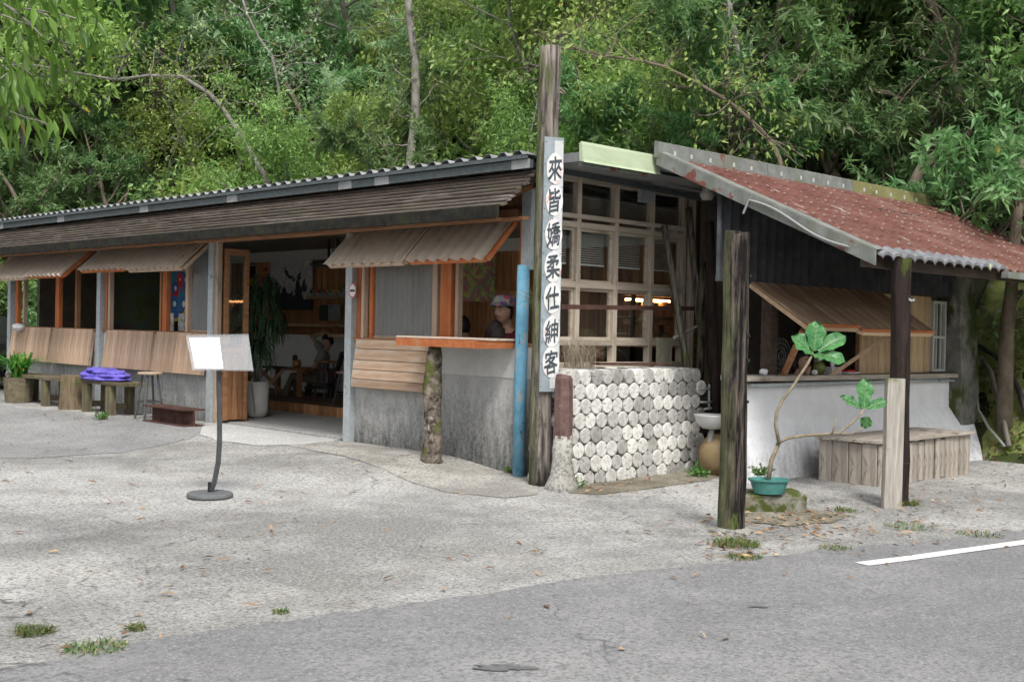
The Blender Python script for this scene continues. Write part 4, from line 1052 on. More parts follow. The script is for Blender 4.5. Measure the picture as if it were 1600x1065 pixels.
# water jar and old sink behind the post
jq = onZ(1113, 741, 0)
jr = thing('water_jar', 'round ochre glazed water jar at the end of the log wall', 'jar', (1.72, -1.02, 0))
MB().lathe([(0, 0), (.11, 0), (.175, .12), (.195, .22), (.175, .32), (.11, .39), (.095, .41), (.11, .425), (.1, .425), (.08, .39), (0, .38)], (1.74, -.98, -.01), 22).build('body', mat('ochre glaze', (.20, .14, .07), (.34, .26, .15), scale=4, rough=.35, bump=.1, spots=(.45, .18, .06), spot_scale=2, spot_at=(.6, .7)), jr, smooth=True)
sq = onY(1113, 655, -1.0)
sk = thing('wash_basin', 'small white metal wash basin with pipes beside the log wall', 'basin', (sq.x, -1.0, sq.z))
MB().lathe([(.02, -.1), (.10, -.09), (.16, -.03), (.185, .04), (.19, .05), (.175, .045), (.15, -.02), (.09, -.07), (0, -.08)], sq, 20).build('bowl', plain('enamel', (.6, .6, .6), .3), sk, smooth=True)
for A_, B_ in (((1095, 607), (1108, 607)), ((1108, 600), (1108, 640)), ((1094, 628), (1112, 628)), ((1100, 639), (1120, 636)), ((1112, 590), (1122, 612))):
    MB().tube([onY(*A_, -.72), onY(*B_, -.74)], .013, 7).build('pipe', plain('pipe grey', (.34, .36, .33), .5) if 'pipe grey' not in bpy.data.materials else bpy.data.materials['pipe grey'], sk, smooth=True)
MB().tube([V(sq.x, -1.0, sq.z - .1), V(sq.x + .02, -.9, 0)], .03, 8).build('drain_pipe', bpy.data.materials['pipe grey'], sk, smooth=True)

# black hoses and pipes on the bank
hose_m = plain('black hose', (.03, .03, .03), .45)
def hose(name, pxs, r, label, m, ref=V(5.7, -2.3, 0), lift=0.0):
    pts = []
    for px, py in pxs:
        p = CAM + ray(px, py) * 10
        d = ray(px, py); t = 8.0
        while t < 30:
            q_ = CAM + d * t
            if q_.z < hill(q_.x, q_.y) + .02 + r + lift and q_.x > 5.3 or q_.z < r: break
            t += .03
        pts.append(q_ - d * .03)
    tag(MB().tube(pts, r, 8).build(name, m, smooth=True), label, 'pipe')
hose('black_hose', [(1530, 540), (1555, 555), (1578, 580), (1592, 610), (1604, 650)], .035, 'thick black hose looping down the mossy bank', hose_m)
hose('grey_pipe', [(1535, 562), (1548, 580), (1558, 620), (1570, 665), (1577, 697)], .03, 'grey pipe running down the mossy bank below the hose', plain('weathered pipe', (.18, .17, .14)))
hose('thin_conduit', [(1524, 596), (1529, 640), (1545, 668), (1560, 685), (1570, 697)], .015, 'thin grey conduit bent over the foot of the bank', plain('conduit grey', (.33, .34, .33)))

# ---------------------------------------------------------------- menu stand
mb_ = onZ(328, 776, 0)
ms = thing('menu_stand', 'grey floor stand with clear tilted menu holder', 'sign stand', mb_)
MB().lathe([(0, 0), (.185, 0), (.19, .012), (.185, .032), (.17, .04), (0, .042)], mb_, 40).build('base_disc', mat('grey cast base', (.10, .105, .11), (.16, .165, .17), scale=18, rough=.7, bump=.15), ms, smooth=False)
pth = [(330, 766), (335, 752), (341, 722), (343, 690), (343, 640), (342, 600), (342, 570)]
MB().tube([pxat(*q_, mb_) for q_ in pth], .022, 4, side=(1, -1, 0)).build('upright', grey_metal, ms)
MB().obox(pxat(327, 765, mb_) + V(0, 0, .01), _e_right * .02, _e_fwd * .03, V(0, 0, .11)).build('bracket', black_metal, ms)
tl, tr, br_, bl_ = pxat(290, 524, mb_, .10), pxat(388, 522, mb_, .10), pxat(396, 579, mb_, -.08), pxat(301, 578, mb_, -.08)
nn = (tr - tl).cross(bl_ - tl).normalized()
pan = MB().prism([tl, bl_, br_, tr], nn * .006).build('holder', acrylic, ms)
lip = MB().bar(bl_ + V(0, 0, .01), br_ + V(0, 0, .01), .03, .004).bar(tl, tr, .03, .006); lip.build('lip', acrylic, pan)
pl = [tl.lerp(tr, .05).lerp(bl_.lerp(br_, .05), .08), bl_.lerp(br_, .05).lerp(tl.lerp(tr, .05), .04), bl_.lerp(br_, .51).lerp(tl.lerp(tr, .51), .04), tl.lerp(tr, .53).lerp(bl_.lerp(br_, .53), .08)]
sgn = 1 if nn.dot(FD) > 0 else -1
pl = [q_ + nn * (.009 * sgn if sgn > 0 else -.003) for q_ in pl]
pap = MB().prism(pl, nn * .0015 * sgn).build('menu_sheet', paper_m, pan)
dots = MB(); tx = plain('faint print', (.62, .64, .68))
for k in range(9):
    c = pl[0].lerp(pl[1], .06 + .11 * k) + (pl[3] - pl[0]) * .05 + nn * .003 * sgn
    dots.obox(c, (pl[3] - pl[0]).normalized() * .006, (pl[1] - pl[0]).normalized() * .008, nn * .001)
for r in range(7):
    for c_ in (0, 1):
        c = pl[0].lerp(pl[1], .14 + .12 * r) + (pl[3] - pl[0]) * (.33 + .38 * c_) + nn * .003 * sgn
        dots.obox(c, (pl[3] - pl[0]) * random.uniform(.18, .28), (pl[1] - pl[0]).normalized() * .006, nn * .0008)
dots.build('print', tx, pap)

# ---------------------------------------------------------------- benches and stools along the cafe wall
def bench(name, label, y0, y1, x0, x1, ztop, legs):
    t = thing(name, label, 'bench', ((x0 + x1) / 2, (y0 + y1) / 2, .1))
    planks('seat_plank', (x0, y0, ztop - .025), (0, y1 - y0, 0), (x1 - x0, 0, 0), 2, .05, w_mossy, t)
    for y in legs:
        for x in (x0 + .06, x1 - .06):
            plank('leg', (x, y, (ztop - .05) / 2 + .03), (0, 0, 1), (0, 1, 0), (ztop - .05 - .06, .15, .09), w_mossy, t)
        plank('stretcher', ((x0 + x1) / 2, y, .22), (1, 0, 0), (0, 0, 1), (x1 - x0 - .22, .08, .05), w_mossy, t)
    return t
zt_ = .57
bench('plank_bench', 'rough timber bench beside the leaf planter at the far left', 9.50, 11.40, -.62, -.22, zt_ - .02, (9.95, 11.05))
bench('plank_bench', 'rough timber bench carrying the purple cloth', 7.30, 8.80, -.62, -.22, zt_, (7.75, 8.50))
blk = onX(114, 615, -.5)
tag(MB().tube([V(-.5, blk.y, .02), V(-.5, blk.y + .01, .3), V(-.49, blk.y, .60)], [.21, .195, .2], 10, jit=.05).build('wood_block', mat('cut log block', (.10, .075, .05), (.22, .17, .11), scale=4, stretch=(6, 6, 1), rough=.95, bump=.6, spots=(.10, .11, .04), spot_scale=3, spot_at=(.6, .7))), 'upright cut log between the two timber benches', 'log')
# crumpled purple cloth
pcl = thing('purple_cloth', 'crumpled purple nylon cloth heaped on the timber bench', 'cloth', (-.44, 8.2, zt_))
pm = mat('purple nylon', (.08, .065, .34), (.19, .155, .58), scale=5, rough=.45, bump=.2)
for k, (cx_, cy_, cz_, rx_, ry_, rz_) in enumerate(((-.44, 8.20, .03, .24, .62, .05), (-.46, 8.42, .075, .20, .36, .055), (-.42, 7.98, .08, .21, .36, .055), (-.44, 8.14, .125, .19, .42, .05), (-.50, 8.36, .14, .13, .24, .04))):
    m = MB().ellipsoid((0, 0, 0), (rx_, 0, 0), (0, ry_, 0), (0, 0, rz_), 48, 18)
    v2 = []
    for x, y, z in m.v:
        f_ = noise.noise(V(x * 9 + k * 7, y * 5, z * 3)); f2 = abs(noise.noise(V(x * 14 - y * 6, y * 11 + k, 2)))
        g_ = 1 + .22 * f_
        v2.append((cx_ + x * g_, cy_ + y * (1 + .15 * noise.noise(V(x * 7, y * 3, k))), zt_ + max(.002, cz_ + z * (1 + .6 * f_) + (.055 * f2 - .015 if z > 0 else .02 * f_))))
    m.v = v2; m.build('fold', pm, pcl, smooth=True)
def stool(name, label, x, y, z0, h, m_seat, m_leg, grp=None):
    t = thing(name, label, 'stool', (x, y, z0), grp)
    MB().lathe([(0, h - .03), (.16, h - .03), (.165, h - .015), (.16, h), (0, h)], (x, y, z0), 20).build('seat', m_seat, t)
    for a_ in range(4):
        c_, s_ = math.cos(a_ * math.pi / 2 + .78), math.sin(a_ * math.pi / 2 + .78)
        MB().bar((x + c_ * .10, y + s_ * .10, z0 + h - .03), (x + c_ * .20, y + s_ * .20, z0), .024, .024).build('leg', m_leg, t)
    r_ = MB(); k = .16
    q_ = [V(x + math.cos(a_ * math.pi / 2 + .78) * k, y + math.sin(a_ * math.pi / 2 + .78) * k, z0 + h * .38) for a_ in range(4)]
    for a_ in range(4): r_.bar(q_[a_], q_[(a_ + 1) % 4], .02, .02)
    r_.build('footrest', m_leg, t); return t
so = onZ(233, 656, .1); stool('bar_stool', 'tall steel stool with worn wooden seat beside the purple cloth', -.45, onX(234, 610, -.45).y, gh(-.45, 7.4), .64, w_pink, grey_metal)
ib = onX(280, 650, -.35).y
im = MB(); y0, y1 = ib - .72, ib + .38; zz = gh(-.5, ib)
im.box(-.68, -.38, y0, y1, zz, zz + .018).box(-.68, -.38, y0, y1, zz + .205, zz + .223).box(-.54, -.52, y0 + .001, y1 - .001, zz + .018, zz + .205)
tag(im.build('steel_beam', rust), 'rusty offcut of steel beam lying below the plank shutters', 'beam')
# white cap on the far shutter, cloth, leafy planter, white things
cq = onX(30, 511, -.1)
tag(MB().ellipsoid(cq, (.11, 0, 0), (0, .15, 0), (0, 0, .065), 16, 9, jit=.16).build('sun_hat', plain('white cotton', (.62, .62, .64)), smooth=True), 'crumpled white cap hung on the far shutter', 'cap')

# ---------------------------------------------------------------- inside the entrance
PZ = .26
pq = onZ(400, 651, .12)
wp = thing('white_planter', 'tall rounded white planter inside the entrance', 'plant pot', (pq.x, pq.y, .12))
MB().lathe([(0, 0), (.10, 0), (.145, .03), (.165, .12), (.17, .3), (.172, .50), (.16, .50), (.155, .46), (0, .45)], (pq.x, pq.y, .12), 30).build('pot', mat('white glazed clay', (.58, .58, .56), (.66, .66, .64), scale=8, rough=.5, bump=.05), wp, smooth=True)
MB().bar((pq.x - .15, pq.y - .11, .60), (pq.x - .13, pq.y - .06 - .12, .20), .018, .006).build('zip_strap', plain('strap', (.3, .3, .3)), wp)
dra = thing('dracaena_plant', 'tall drooping narrow leaved houseplant in the white planter', 'plant', (pq.x, pq.y, .57))
dm_ = MB(); lf = MB()
tint_d = []
for sx_, sy_, h_ in ((-.05, .02, 1.25), (.06, -.03, 1.0), (.0, .05, .8), (.03, .0, 1.45), (-.03, -.05, .62)):
    top = V(pq.x + sx_ * 2.6, pq.y + sy_ * 2.6, .57 + h_)
    dm_.tube([V(pq.x + sx_ * .5, pq.y + sy_ * .5, .55), V(pq.x + sx_ * 1.4, pq.y + sy_ * 1.4, .57 + h_ * .5), top], [.014, .012, .01], 6)
    for k in range(95):
        a_ = random.uniform(0, 6.283); zb = random.uniform(-.32, .06); L_ = random.uniform(.28, .46); el = random.uniform(.1, 1.1)
        b_ = top + V(0, 0, zb); dr_ = V(math.cos(a_), math.sin(a_), 0); sd2 = V(-math.sin(a_), math.cos(a_), 0) * .011
        p1_ = b_ + dr_ * L_ * .38 + V(0, 0, L_ * .25 * el); p2_ = b_ + dr_ * L_ * .62 + V(0, 0, L_ * (.05 * el - .15)); p3_ = b_ + dr_ * L_ * .72 + V(0, 0, -L_ * .62)
        lf.add([b_ - sd2 * .5, b_ + sd2 * .5, p1_ + sd2, p1_ - sd2, p2_ + sd2, p2_ - sd2, p3_], [(0, 1, 2, 3), (3, 2, 4, 5), (5, 4, 6)])
dm_.build('stem', bark, dra, smooth=True)
o = lf.build('foliage', mat('dracaena leaf', (.025, .06, .03), (.06, .13, .06), scale=5, rough=.4, bump=0), dra)

def table(name, label, x0, x1, y0, y1, z0, h, m):
    t = thing(name, label, 'table', ((x0 + x1) / 2, (y0 + y1) / 2, z0))
    planks('top_plank', (x0, y0, z0 + h - .02), (0, y1 - y0, 0), (x1 - x0, 0, 0), 4, .035, m, t)
    for x in (x0 + .06, x1 - .06):
        for y in (y0 + .06, y1 - .06): plank('leg', (x, y, z0 + (h - .04) / 2), (0, 0, 1), (1, 0, 0), (h - .04, .07, .07), m, t)
    return t
tl1, tl2 = onZ(447, 617, PZ), onZ(481, 618, PZ)
tx0, ty1 = tl1.x - .1, tl1.y + .25
ty0 = tl2.y - .2
table('coffee_table', 'low wooden table on the raised floor inside the entrance', tx0, tx0 + .75, ty0, ty1, PZ, .46, w_brown)
def solid(name, label, cat, prof, c, m, n=18): return tag(MB().lathe(prof, c, n).build(name, m, smooth=True), label, cat)
tzz = PZ + .46
cc = V(tx0 + .3, ty0 + .55, tzz)
solid('iced_drink', 'tall cup of dark drink with domed lid on the wooden table', 'drink', [(0, 0), (.03, 0), (.042, .15), (.045, .155), (.04, .19), (.01, .21), (0, .21)], cc, plain('cola cup', (.12, .05, .05), .2))
solid('tea_cup', 'amber glass cup on the far end of the wooden table', 'cup', [(0, 0), (.05, 0), (.075, .04), (.07, .1), (.05, .12), (0, .115)], V(tx0 + .3, ty1 - .25, tzz), plain('amber glass', (.45, .22, .07), .2))
# director chair: crossed legs
dc = thing('folding_chair', 'folding wooden chair with crossed legs beside the houseplant', 'chair', (tx0 - .2, ty1 - .1, PZ))
for y in (ty1 - .3, ty1 + .15):
    a_, b_ = V(tx0 - .45, y, PZ + .02), V(tx0 + .05, y, PZ + .46)
    MB().bar(a_, b_, .05, .03, up=(0, 1, 0)).build('leg', w_new, dc); MB().bar(V(b_.x, y + .035, a_.z), V(a_.x, y + .035, b_.z), .05, .03, up=(0, 1, 0)).build('leg', w_new, dc)
MB().box(tx0 - .47, tx0 + .07, ty1 - .32, ty1 + .2, PZ + .46, PZ + .475).build('seat', plain('canvas', (.05, .05, .06), .9), dc)
MB().box(tx0 - .49, tx0 - .45, ty1 - .32, ty1 + .2, PZ + .475, PZ + .85).build('backrest', plain('canvas back', (.05, .05, .06), .9), dc)
s1 = onZ(506, 622, PZ); stool('bar_stool', 'black metal stool with wooden seat in front of the reclining guest', s1.x + .05, s1.y, PZ, .60, w_brown, black_metal)
s2 = onZ(532, 632, PZ); stool('bar_stool', 'black metal stool with pale seat just behind the entrance post', s2.x, s2.y - .15, PZ, .50, w_pink, black_metal)
# shelves on the back wall
BX = 4.30
def shelf(name, label, p0, p1, m):
    a_, b_ = onX(*p0, BX - .1), onX(*p1, BX - .1); y0, y1 = min(a_.y, b_.y) - .6, max(a_.y, b_.y)
    return tag(plank(name, (BX - .11, (y0 + y1) / 2, a_.z), (0, 1, 0), (1, 0, 0), (y1 - y0, .2, .05), m), label, 'shelf'), a_.z + .025, y0, y1
_, z1_, ya, yb = shelf('wall_shelf', 'upper timber shelf with a row of paint jars', (486, 465), (548, 462), w_new)
pal = [(.03, .03, .03), (.3, .3, .3), (.45, .02, .02), (.45, .02, .02), (.15, .2, .05), (.4, .02, .05), (.6, .4, .35), (.02, .25, .05), (.7, .5, .05), (.7, .3, .3), (.7, .55, .05), (.1, .2, .08), (.35, .4, .38), (.02, .08, .3), (.02, .08, .3), (.03, .05, .12)]
nm = ['black', 'grey', 'crimson', 'scarlet', 'olive', 'ruby', 'beige', 'green', 'amber', 'pink', 'yellow', 'moss green', 'silver', 'navy', 'blue', 'dark navy']
for k, c_ in enumerate(pal):
    yv = yb - .05 - k * .082
    t_ = thing('paint_jar', '%s paint jar, number %s of the row counted from the painting' % (nm[k], ('one two three four five six seven eight nine ten eleven twelve thirteen fourteen fifteen sixteen'.split())[k]), 'jar', (BX - .12, yv, z1_), 'paint jars on the upper shelf')
    MB().lathe([(0, 0), (.031, 0), (.031, .055), (0, .055)], (BX - .12, yv, z1_), 10).build('jar', plain('jar white', (.5, .5, .5)) if k == 0 else bpy.data.materials['jar white'], t_)
    MB().lathe([(0, .056), (.033, .056), (.033, .115), (0, .115)], (BX - .12, yv, z1_), 10).build('lid', plain('paint ' + nm[k], c_, .4), t_)
_, z2_, ya2, yb2 = shelf('wall_shelf', 'lower timber shelf with leaning pictures', (446, 507), (538, 509), w_new)
def flat_picture(name, label, cat, p0, p1, x, m, frame=None, fw=.02):
    """p0 top-left, p1 bottom-right as seen; hangs parallel to the back wall"""
    a_, b_ = onX(*p0, x), onX(*p1, x); y1, y0, z1, z0 = max(a_.y, b_.y), min(a_.y, b_.y), max(a_.z, b_.z), min(a_.z, b_.z)
    t = thing(name, label, cat, (x, (y0 + y1) / 2, z0))
    MB().box(x - .01, x + .02, y0, y1, z0, z1).build('canvas', m, t)
    if frame:
        MB().box(x - .02, x + .02, y0 - fw, y0, z0 - fw, z1 + fw).box(x - .02, x + .02, y1, y1 + fw, z0 - fw, z1 + fw).box(x - .02, x + .02, y0, y1, z0 - fw, z0).box(x - .02, x + .02, y0, y1, z1, z1 + fw).build('frame', frame, t)
    return t, (y0, y1, z0, z1)
def art(name, cols_, scale, dist=1.5, pts=None):
    m, t, out = nodes(name); f = noise_n(t, vec_in(t, 'World', (1, 1, 1)), scale, 6, .55, dist)
    r = N(t, 'ValToRGB'); LK(t, f, r.inputs[0]); r.color_ramp.elements.remove(r.color_ramp.elements[0])
    for i, c_ in enumerate(cols_):
        p_ = .32 + .36 * i / (len(cols_) - 1) if not pts else pts[i]
        e = r.color_ramp.elements.new(p_); e.color = c4(c_)
    b = N(t, 'BsdfPrincipled'); LK(t, r.outputs[0], b.inputs['Base Color']); b.inputs['Roughness'].default_value = .6; LK(t, b.outputs[0], out.inputs[0]); return m
# large ink painting: pale sky over dark tree shapes, the tree line itself is painted
m_ink, t_, out_ = nodes('ink landscape')
zc_ = onX(455, 450, BX - .04).z
gpos = N(t_, 'NewGeometry'); sp_ = N(t_, 'SeparateXYZ'); LK(t_, gpos.outputs['Position'], sp_.inputs[0])
nz_ = noise_n(t_, vec_in(t_, 'World', (1, 1, 1)), 2.4, 6, .6, .8); nz2 = noise_n(t_, vec_in(t_, 'World', (1, 1, 1)), 5, 5, .6, 1.2)
kk = math_n(t_, 'ADD', math_n(t_, 'MULTIPLY', math_n(t_, 'SUBTRACT', sp_.outputs[2], zc_ - .05), 1.1), math_n(t_, 'MULTIPLY', math_n(t_, 'SUBTRACT', nz_, .5), 2.6))
skyc = ramp(t_, nz2, .3, .7, (.45, .45, .47, 1), (.85, .85, .80, 1))
cc_ = mixc(t_, ramp(t_, kk, -.12, .06), (.02, .03, .032, 1), skyc)
bs_ = N(t_, 'BsdfPrincipled'); LK(t_, cc_, bs_.inputs['Base Color']); bs_.inputs['Roughness'].default_value = .5; LK(t_, bs_.outputs[0], out_.inputs[0])
flat_picture('large_painting', 'large unframed ink painting of pale sky over dark trees', 'painting', (423, 408), (487, 484), BX - .04, m_ink)
po, (y0, y1, z0, z1) = flat_picture('lettered_poster', 'black framed poster with yellow lettering at the door edge', 'poster', (381, 416), (400, 470), BX - .02, plain('poster black', (.02, .02, .022)), plain('white frame', (.6, .6, .58)))
cu = bpy.data.curves.new('poster_text', 'FONT'); cu.body = 'DAY'; cu.size = .17; cu.align_x = 'CENTER'; cu.offset = .006
to = bpy.data.objects.new('poster_tmp', cu); col.objects.link(to); bpy.context.view_layer.update()
me = bpy.data.meshes.new_from_object(to.evaluated_get(bpy.context.evaluated_depsgraph_get())); bpy.data.objects.remove(to); me.materials.clear()
mw = Matrix(((0, 0, -1), (-1, 0, 0), (0, 1, 0))).to_4x4(); mw.translation = V(BX - .034, onX(390, 442, BX).y - .04, onX(390, 445, BX).z)
link('lettering', me, plain('poster yellow', (.65, .42, .03)), po, mw)
flat_picture('cartoonish_panel', 'small orange and pink painted panel half hidden by the houseplant', 'painting', (403, 418), (421, 468), BX - .02, art('orange pink art', [(.45, .18, .02), (.55, .25, .03), (.5, .2, .2), (.25, .03, .03), (.02, .02, .02)], 3))
flat_picture('leaning_picture', 'small landscape picture in pale frame leaning on the lower shelf', 'picture', (516, 477), (530, 500), BX - .12, art('sea picture', [(.12, .16, .2), (.3, .36, .4), (.35, .3, .28)], 2), plain('pale frame', (.5, .48, .42)), .012)
flat_picture('dark_picture', 'dark green picture leaning on the lower shelf', 'picture', (500, 476), (514, 501), BX - .1, plain('dark green', (.03, .05, .025)), w_new, .01)
# low white seat back wall behind table
tag(MB().box(BX - .5, BX - .42, onX(420, 560, BX - .45).y - 3, onX(420, 560, BX - .45).y + .5, PZ, 1.25).build('seat_back', interior_white), 'pale low partition behind the seating', 'partition')
tag(plank('wall_counter', (BX - .75, onX(530, 524, BX - .75).y - .35, onX(530, 524, BX - .75).z), (0, 1, 0), (1, 0, 0), (1.3, .35, .06), w_new), 'thick timber counter board to the right of the seated guest', 'counter')
# pendant lamp with dark shade
lq = onX(520, 413, 2.6)
pl_ = thing('pendant_lamp', 'flat dark pendant lamp hanging in the entrance', 'lamp', lq)
MB().lathe([(.36, -.02), (.35, .01), (.12, .07), (.03, .1), (0, .1)], lq, 24).build('shade', plain('dark shade', (.03, .027, .025), .5), pl_, smooth=True)
MB().tube([lq + V(0, 0, .1), V(lq.x, lq.y, 2.8)], .008, 6).build('cord', black_metal, pl_)
for k, px in enumerate((513, 526, 541)):
    q_ = onX(px, 388, 2.9 + .0 * k)
    tag(MB().box(q_.x, q_.x + .02, q_.y - .02, q_.y + .02, 2.42, 2.80).build('hanging_rod', black_metal), 'black rod hanging from the ceiling, %s from the planter side' % ('first', 'second', 'third')[k], 'rod', 'black rods above the entrance')

# art seen through the left windows and the right window
rq = onX(272, 455, .9)
dsk = MB(); nd = 36
dsk.tube([V(rq.x, rq.y, rq.z), V(rq.x + .03, rq.y, rq.z)], .42, nd)
cd_ = thing('round_artwork', 'round bright red, blue and white patterned panel behind the left window', 'artwork', rq)
vor, t_, out_ = nodes('round bright art'); vo_ = N(t_, 'TexVoronoi'); vo_.inputs['Scale'].default_value = 5.5; LK(t_, vec_in(t_, 'World', (1, 1, 1)), vo_.inputs['Vector'])
sc1_ = N(t_, 'SeparateColor'); LK(t_, vo_.outputs['Color'], sc1_.inputs[0])
rp = N(t_, 'ValToRGB'); LK(t_, sc1_.outputs[0], rp.inputs[0]); rp.color_ramp.interpolation = 'CONSTANT'
for p_, c_ in ((.3, (.03, .22, .30)), (.55, (.5, .02, .03)), (.75, (.04, .12, .35))): e = rp.color_ramp.elements.new(p_); e.color = c4(c_)
rp.color_ramp.elements[0].color = (.03, .1, .3, 1); rp.color_ramp.elements[-1].color = (.45, .03, .03, 1)
c_ = mixc(t_, ramp(t_, vo_.outputs['Distance'], .26, .30, (1, 1, 1, 1), (0, 0, 0, 1)), rp.outputs[0], (.72, .72, .66, 1))
bs_ = N(t_, 'BsdfPrincipled'); LK(t_, c_, bs_.inputs['Base Color']); LK(t_, bs_.outputs[0], out_.inputs[0])
dsk.build('panel', vor, cd_)
MB().tube([V(rq.x + .008, rq.y, rq.z), V(rq.x + .026, rq.y, rq.z)], .47, nd).build('rim', plain('yellow rim', (.6, .35, .03)), cd_)
for k, px in enumerate((266, 283)):
    q_ = onX(px, 507, .35)
    t = thing('small_sketch', 'small %s ink sketch on the window ledge below the round artwork' % ('left', 'right')[k], 'sketch', q_)
    MB().box(q_.x, q_.x + .015, q_.y - .09, q_.y + .09, 1.302, 1.56).build('sheet', art('sketch%d' % k, [(.45, .45, .42), (.5, .5, .47), (.04, .04, .04)], 6), t)
mq = V(.6, 9.352, 1.9)
tag(MB().box(.2, 1.02, 9.335, 9.352, 1.0, 2.6).build('mural_panel', art('green mural', [(.03, .05, .02), (.07, .09, .03), (.05, .08, .07), (.10, .02, .03)], 2.2, pts=[.3, .45, .6, .72])), 'dim green floral mural panel behind the left windows', 'mural')
cq_ = onX(742, 430, 1.6)
tag(MB().box(1.6, 1.62, cq_.y - .36, cq_.y + .36, cq_.z - .32, cq_.z + .32).build('swirl_painting', art('swirl art', [(.05, .05, .08), (.35, .03, .06), (.06, .16, .06), (.42, .30, .03), (.08, .08, .1)], 3.2, 3)), 'colourful swirling painting above the counter guests', 'painting')
hw = onX(748, 462, 1.9)
tag(MB().box(1.9, 2.2, hw.y - .55, hw.y + .35, hw.z - .04, hw.z + .06).build('warm_shelf', plain('orange board', (.55, .30, .14))), 'pale orange board with dark slot behind the guests', 'shelf')

# ---------------------------------------------------------------- people
def remeshed(name, mb, m, parent, vox=.014, smooth_it=4):
    me = mb.mesh(name + '_raw'); o = bpy.data.objects.new(name + '_raw', me); col.objects.link(o)
    r = o.modifiers.new('r', 'REMESH'); r.mode = 'VOXEL'; r.voxel_size = vox
    s = o.modifiers.new('s', 'SMOOTH'); s.factor = .5; s.iterations = smooth_it
    bpy.context.view_layer.update()
    me2 = bpy.data.meshes.new_from_object(o.evaluated_get(bpy.context.evaluated_depsgraph_get())); bpy.data.objects.remove(o); me2.materials.clear()
    return link(name, me2, m, parent, smooth=True)
def head(mb, c, f, s, u, h=.225):
    """head with brow, nose, cheeks and chin; c centre, f facing, s to its left, u up, h height"""
    nu, nv = 30, 22; o = len(mb.v); k = h / .225
    for i in range(nv + 1):
        ph = -math.pi / 2 + math.pi * i / nv
        for j in range(nu):
            t = 2 * math.pi * j / nu; x, y, z = math.cos(ph) * math.cos(t), math.cos(ph) * math.sin(t), math.sin(ph)
            w = .076 * (1 - .20 * max(0, -z) ** 1.2); dpt = .093 * (1 - .10 * max(0, -z))
            X, Y, Z = x * dpt, y * w, z * .1125
            if x > 0:
                front = x ** 3
                X += .042 * math.exp(-((Z + .016) / .022) ** 2 - (Y / .015) ** 2) * front      # nose
                X -= .007 * math.exp(-((Z - .012) / .013) ** 2 - ((abs(Y) - .031) / .017) ** 2)      # eye sockets
                X += .005 * math.exp(-((Z - .030) / .009) ** 2 - ((abs(Y) - .03) / .025) ** 2)        # brow
                X += .006 * math.exp(-((Z + .053) / .008) ** 2 - (Y / .022) ** 2)                      # lips
                X += .010 * math.exp(-((Z + .090) / .016) ** 2 - (Y / .024) ** 2)                      # chin
            mb.v.append(tuple(Vector(c) + (f * X + s * Y + u * Z) * k))
    for i in range(nv):
        for j in range(nu):
            j2 = (j + 1) % nu; mb.f.append((o + i * nu + j, o + i * nu + j2, o + (i + 1) * nu + j2, o + (i + 1) * nu + j))
    for sg_ in (-1, 1): mb.ellipsoid(Vector(c) + (s * .077 * sg_ - f * .008 - u * .005) * k, f * .018 * k, s * .008 * k, u * .030 * k, 8, 6)
def hand(mb, wrist, d, palm_n, size=1.0, curl=.6):
    d = Vector(d).normalized(); n = Vector(palm_n); n = (n - d * n.dot(d)).normalized(); s = d.cross(n)
    w = Vector(wrist); mb.ellipsoid(w + d * .045 * size, d * .052 * size, s * .040 * size, n * .016 * size, 10, 7)
    for i, L in enumerate((.066, .076, .072, .056)):
        b = w + d * .082 * size + s * (.030 - .020 * i) * size; L *= size
        p1 = b + (d * math.cos(curl * .5) + n * math.sin(curl * .5)) * L * .45
        p2 = p1 + (d * math.cos(curl * 1.3) + n * math.sin(curl * 1.3)) * L * .33
        p3 = p2 + (d * math.cos(curl * 2) + n * math.sin(curl * 2)) * L * .28
        mb.tube([b - d * .02, p1, p2, p3], [.0095 * size, .0088 * size, .008 * size, .006 * size], 7)
    b = w + d * .03 * size + s * .036 * size
    p1 = b + (d * .6 + s * .8) * .03 * size; p2 = p1 + (d * .85 + s * .3 + n * .35) * .03 * size
    mb.tube([b - s * .01, p1, p2], [.012 * size, .0105 * size, .008 * size], 7)
eye_w = plain('eye white', (.7, .68, .65), .3); dark_eye = plain('iris', (.02, .014, .01), .2); lip_m = plain('lips', (.30, .08, .07), .5)
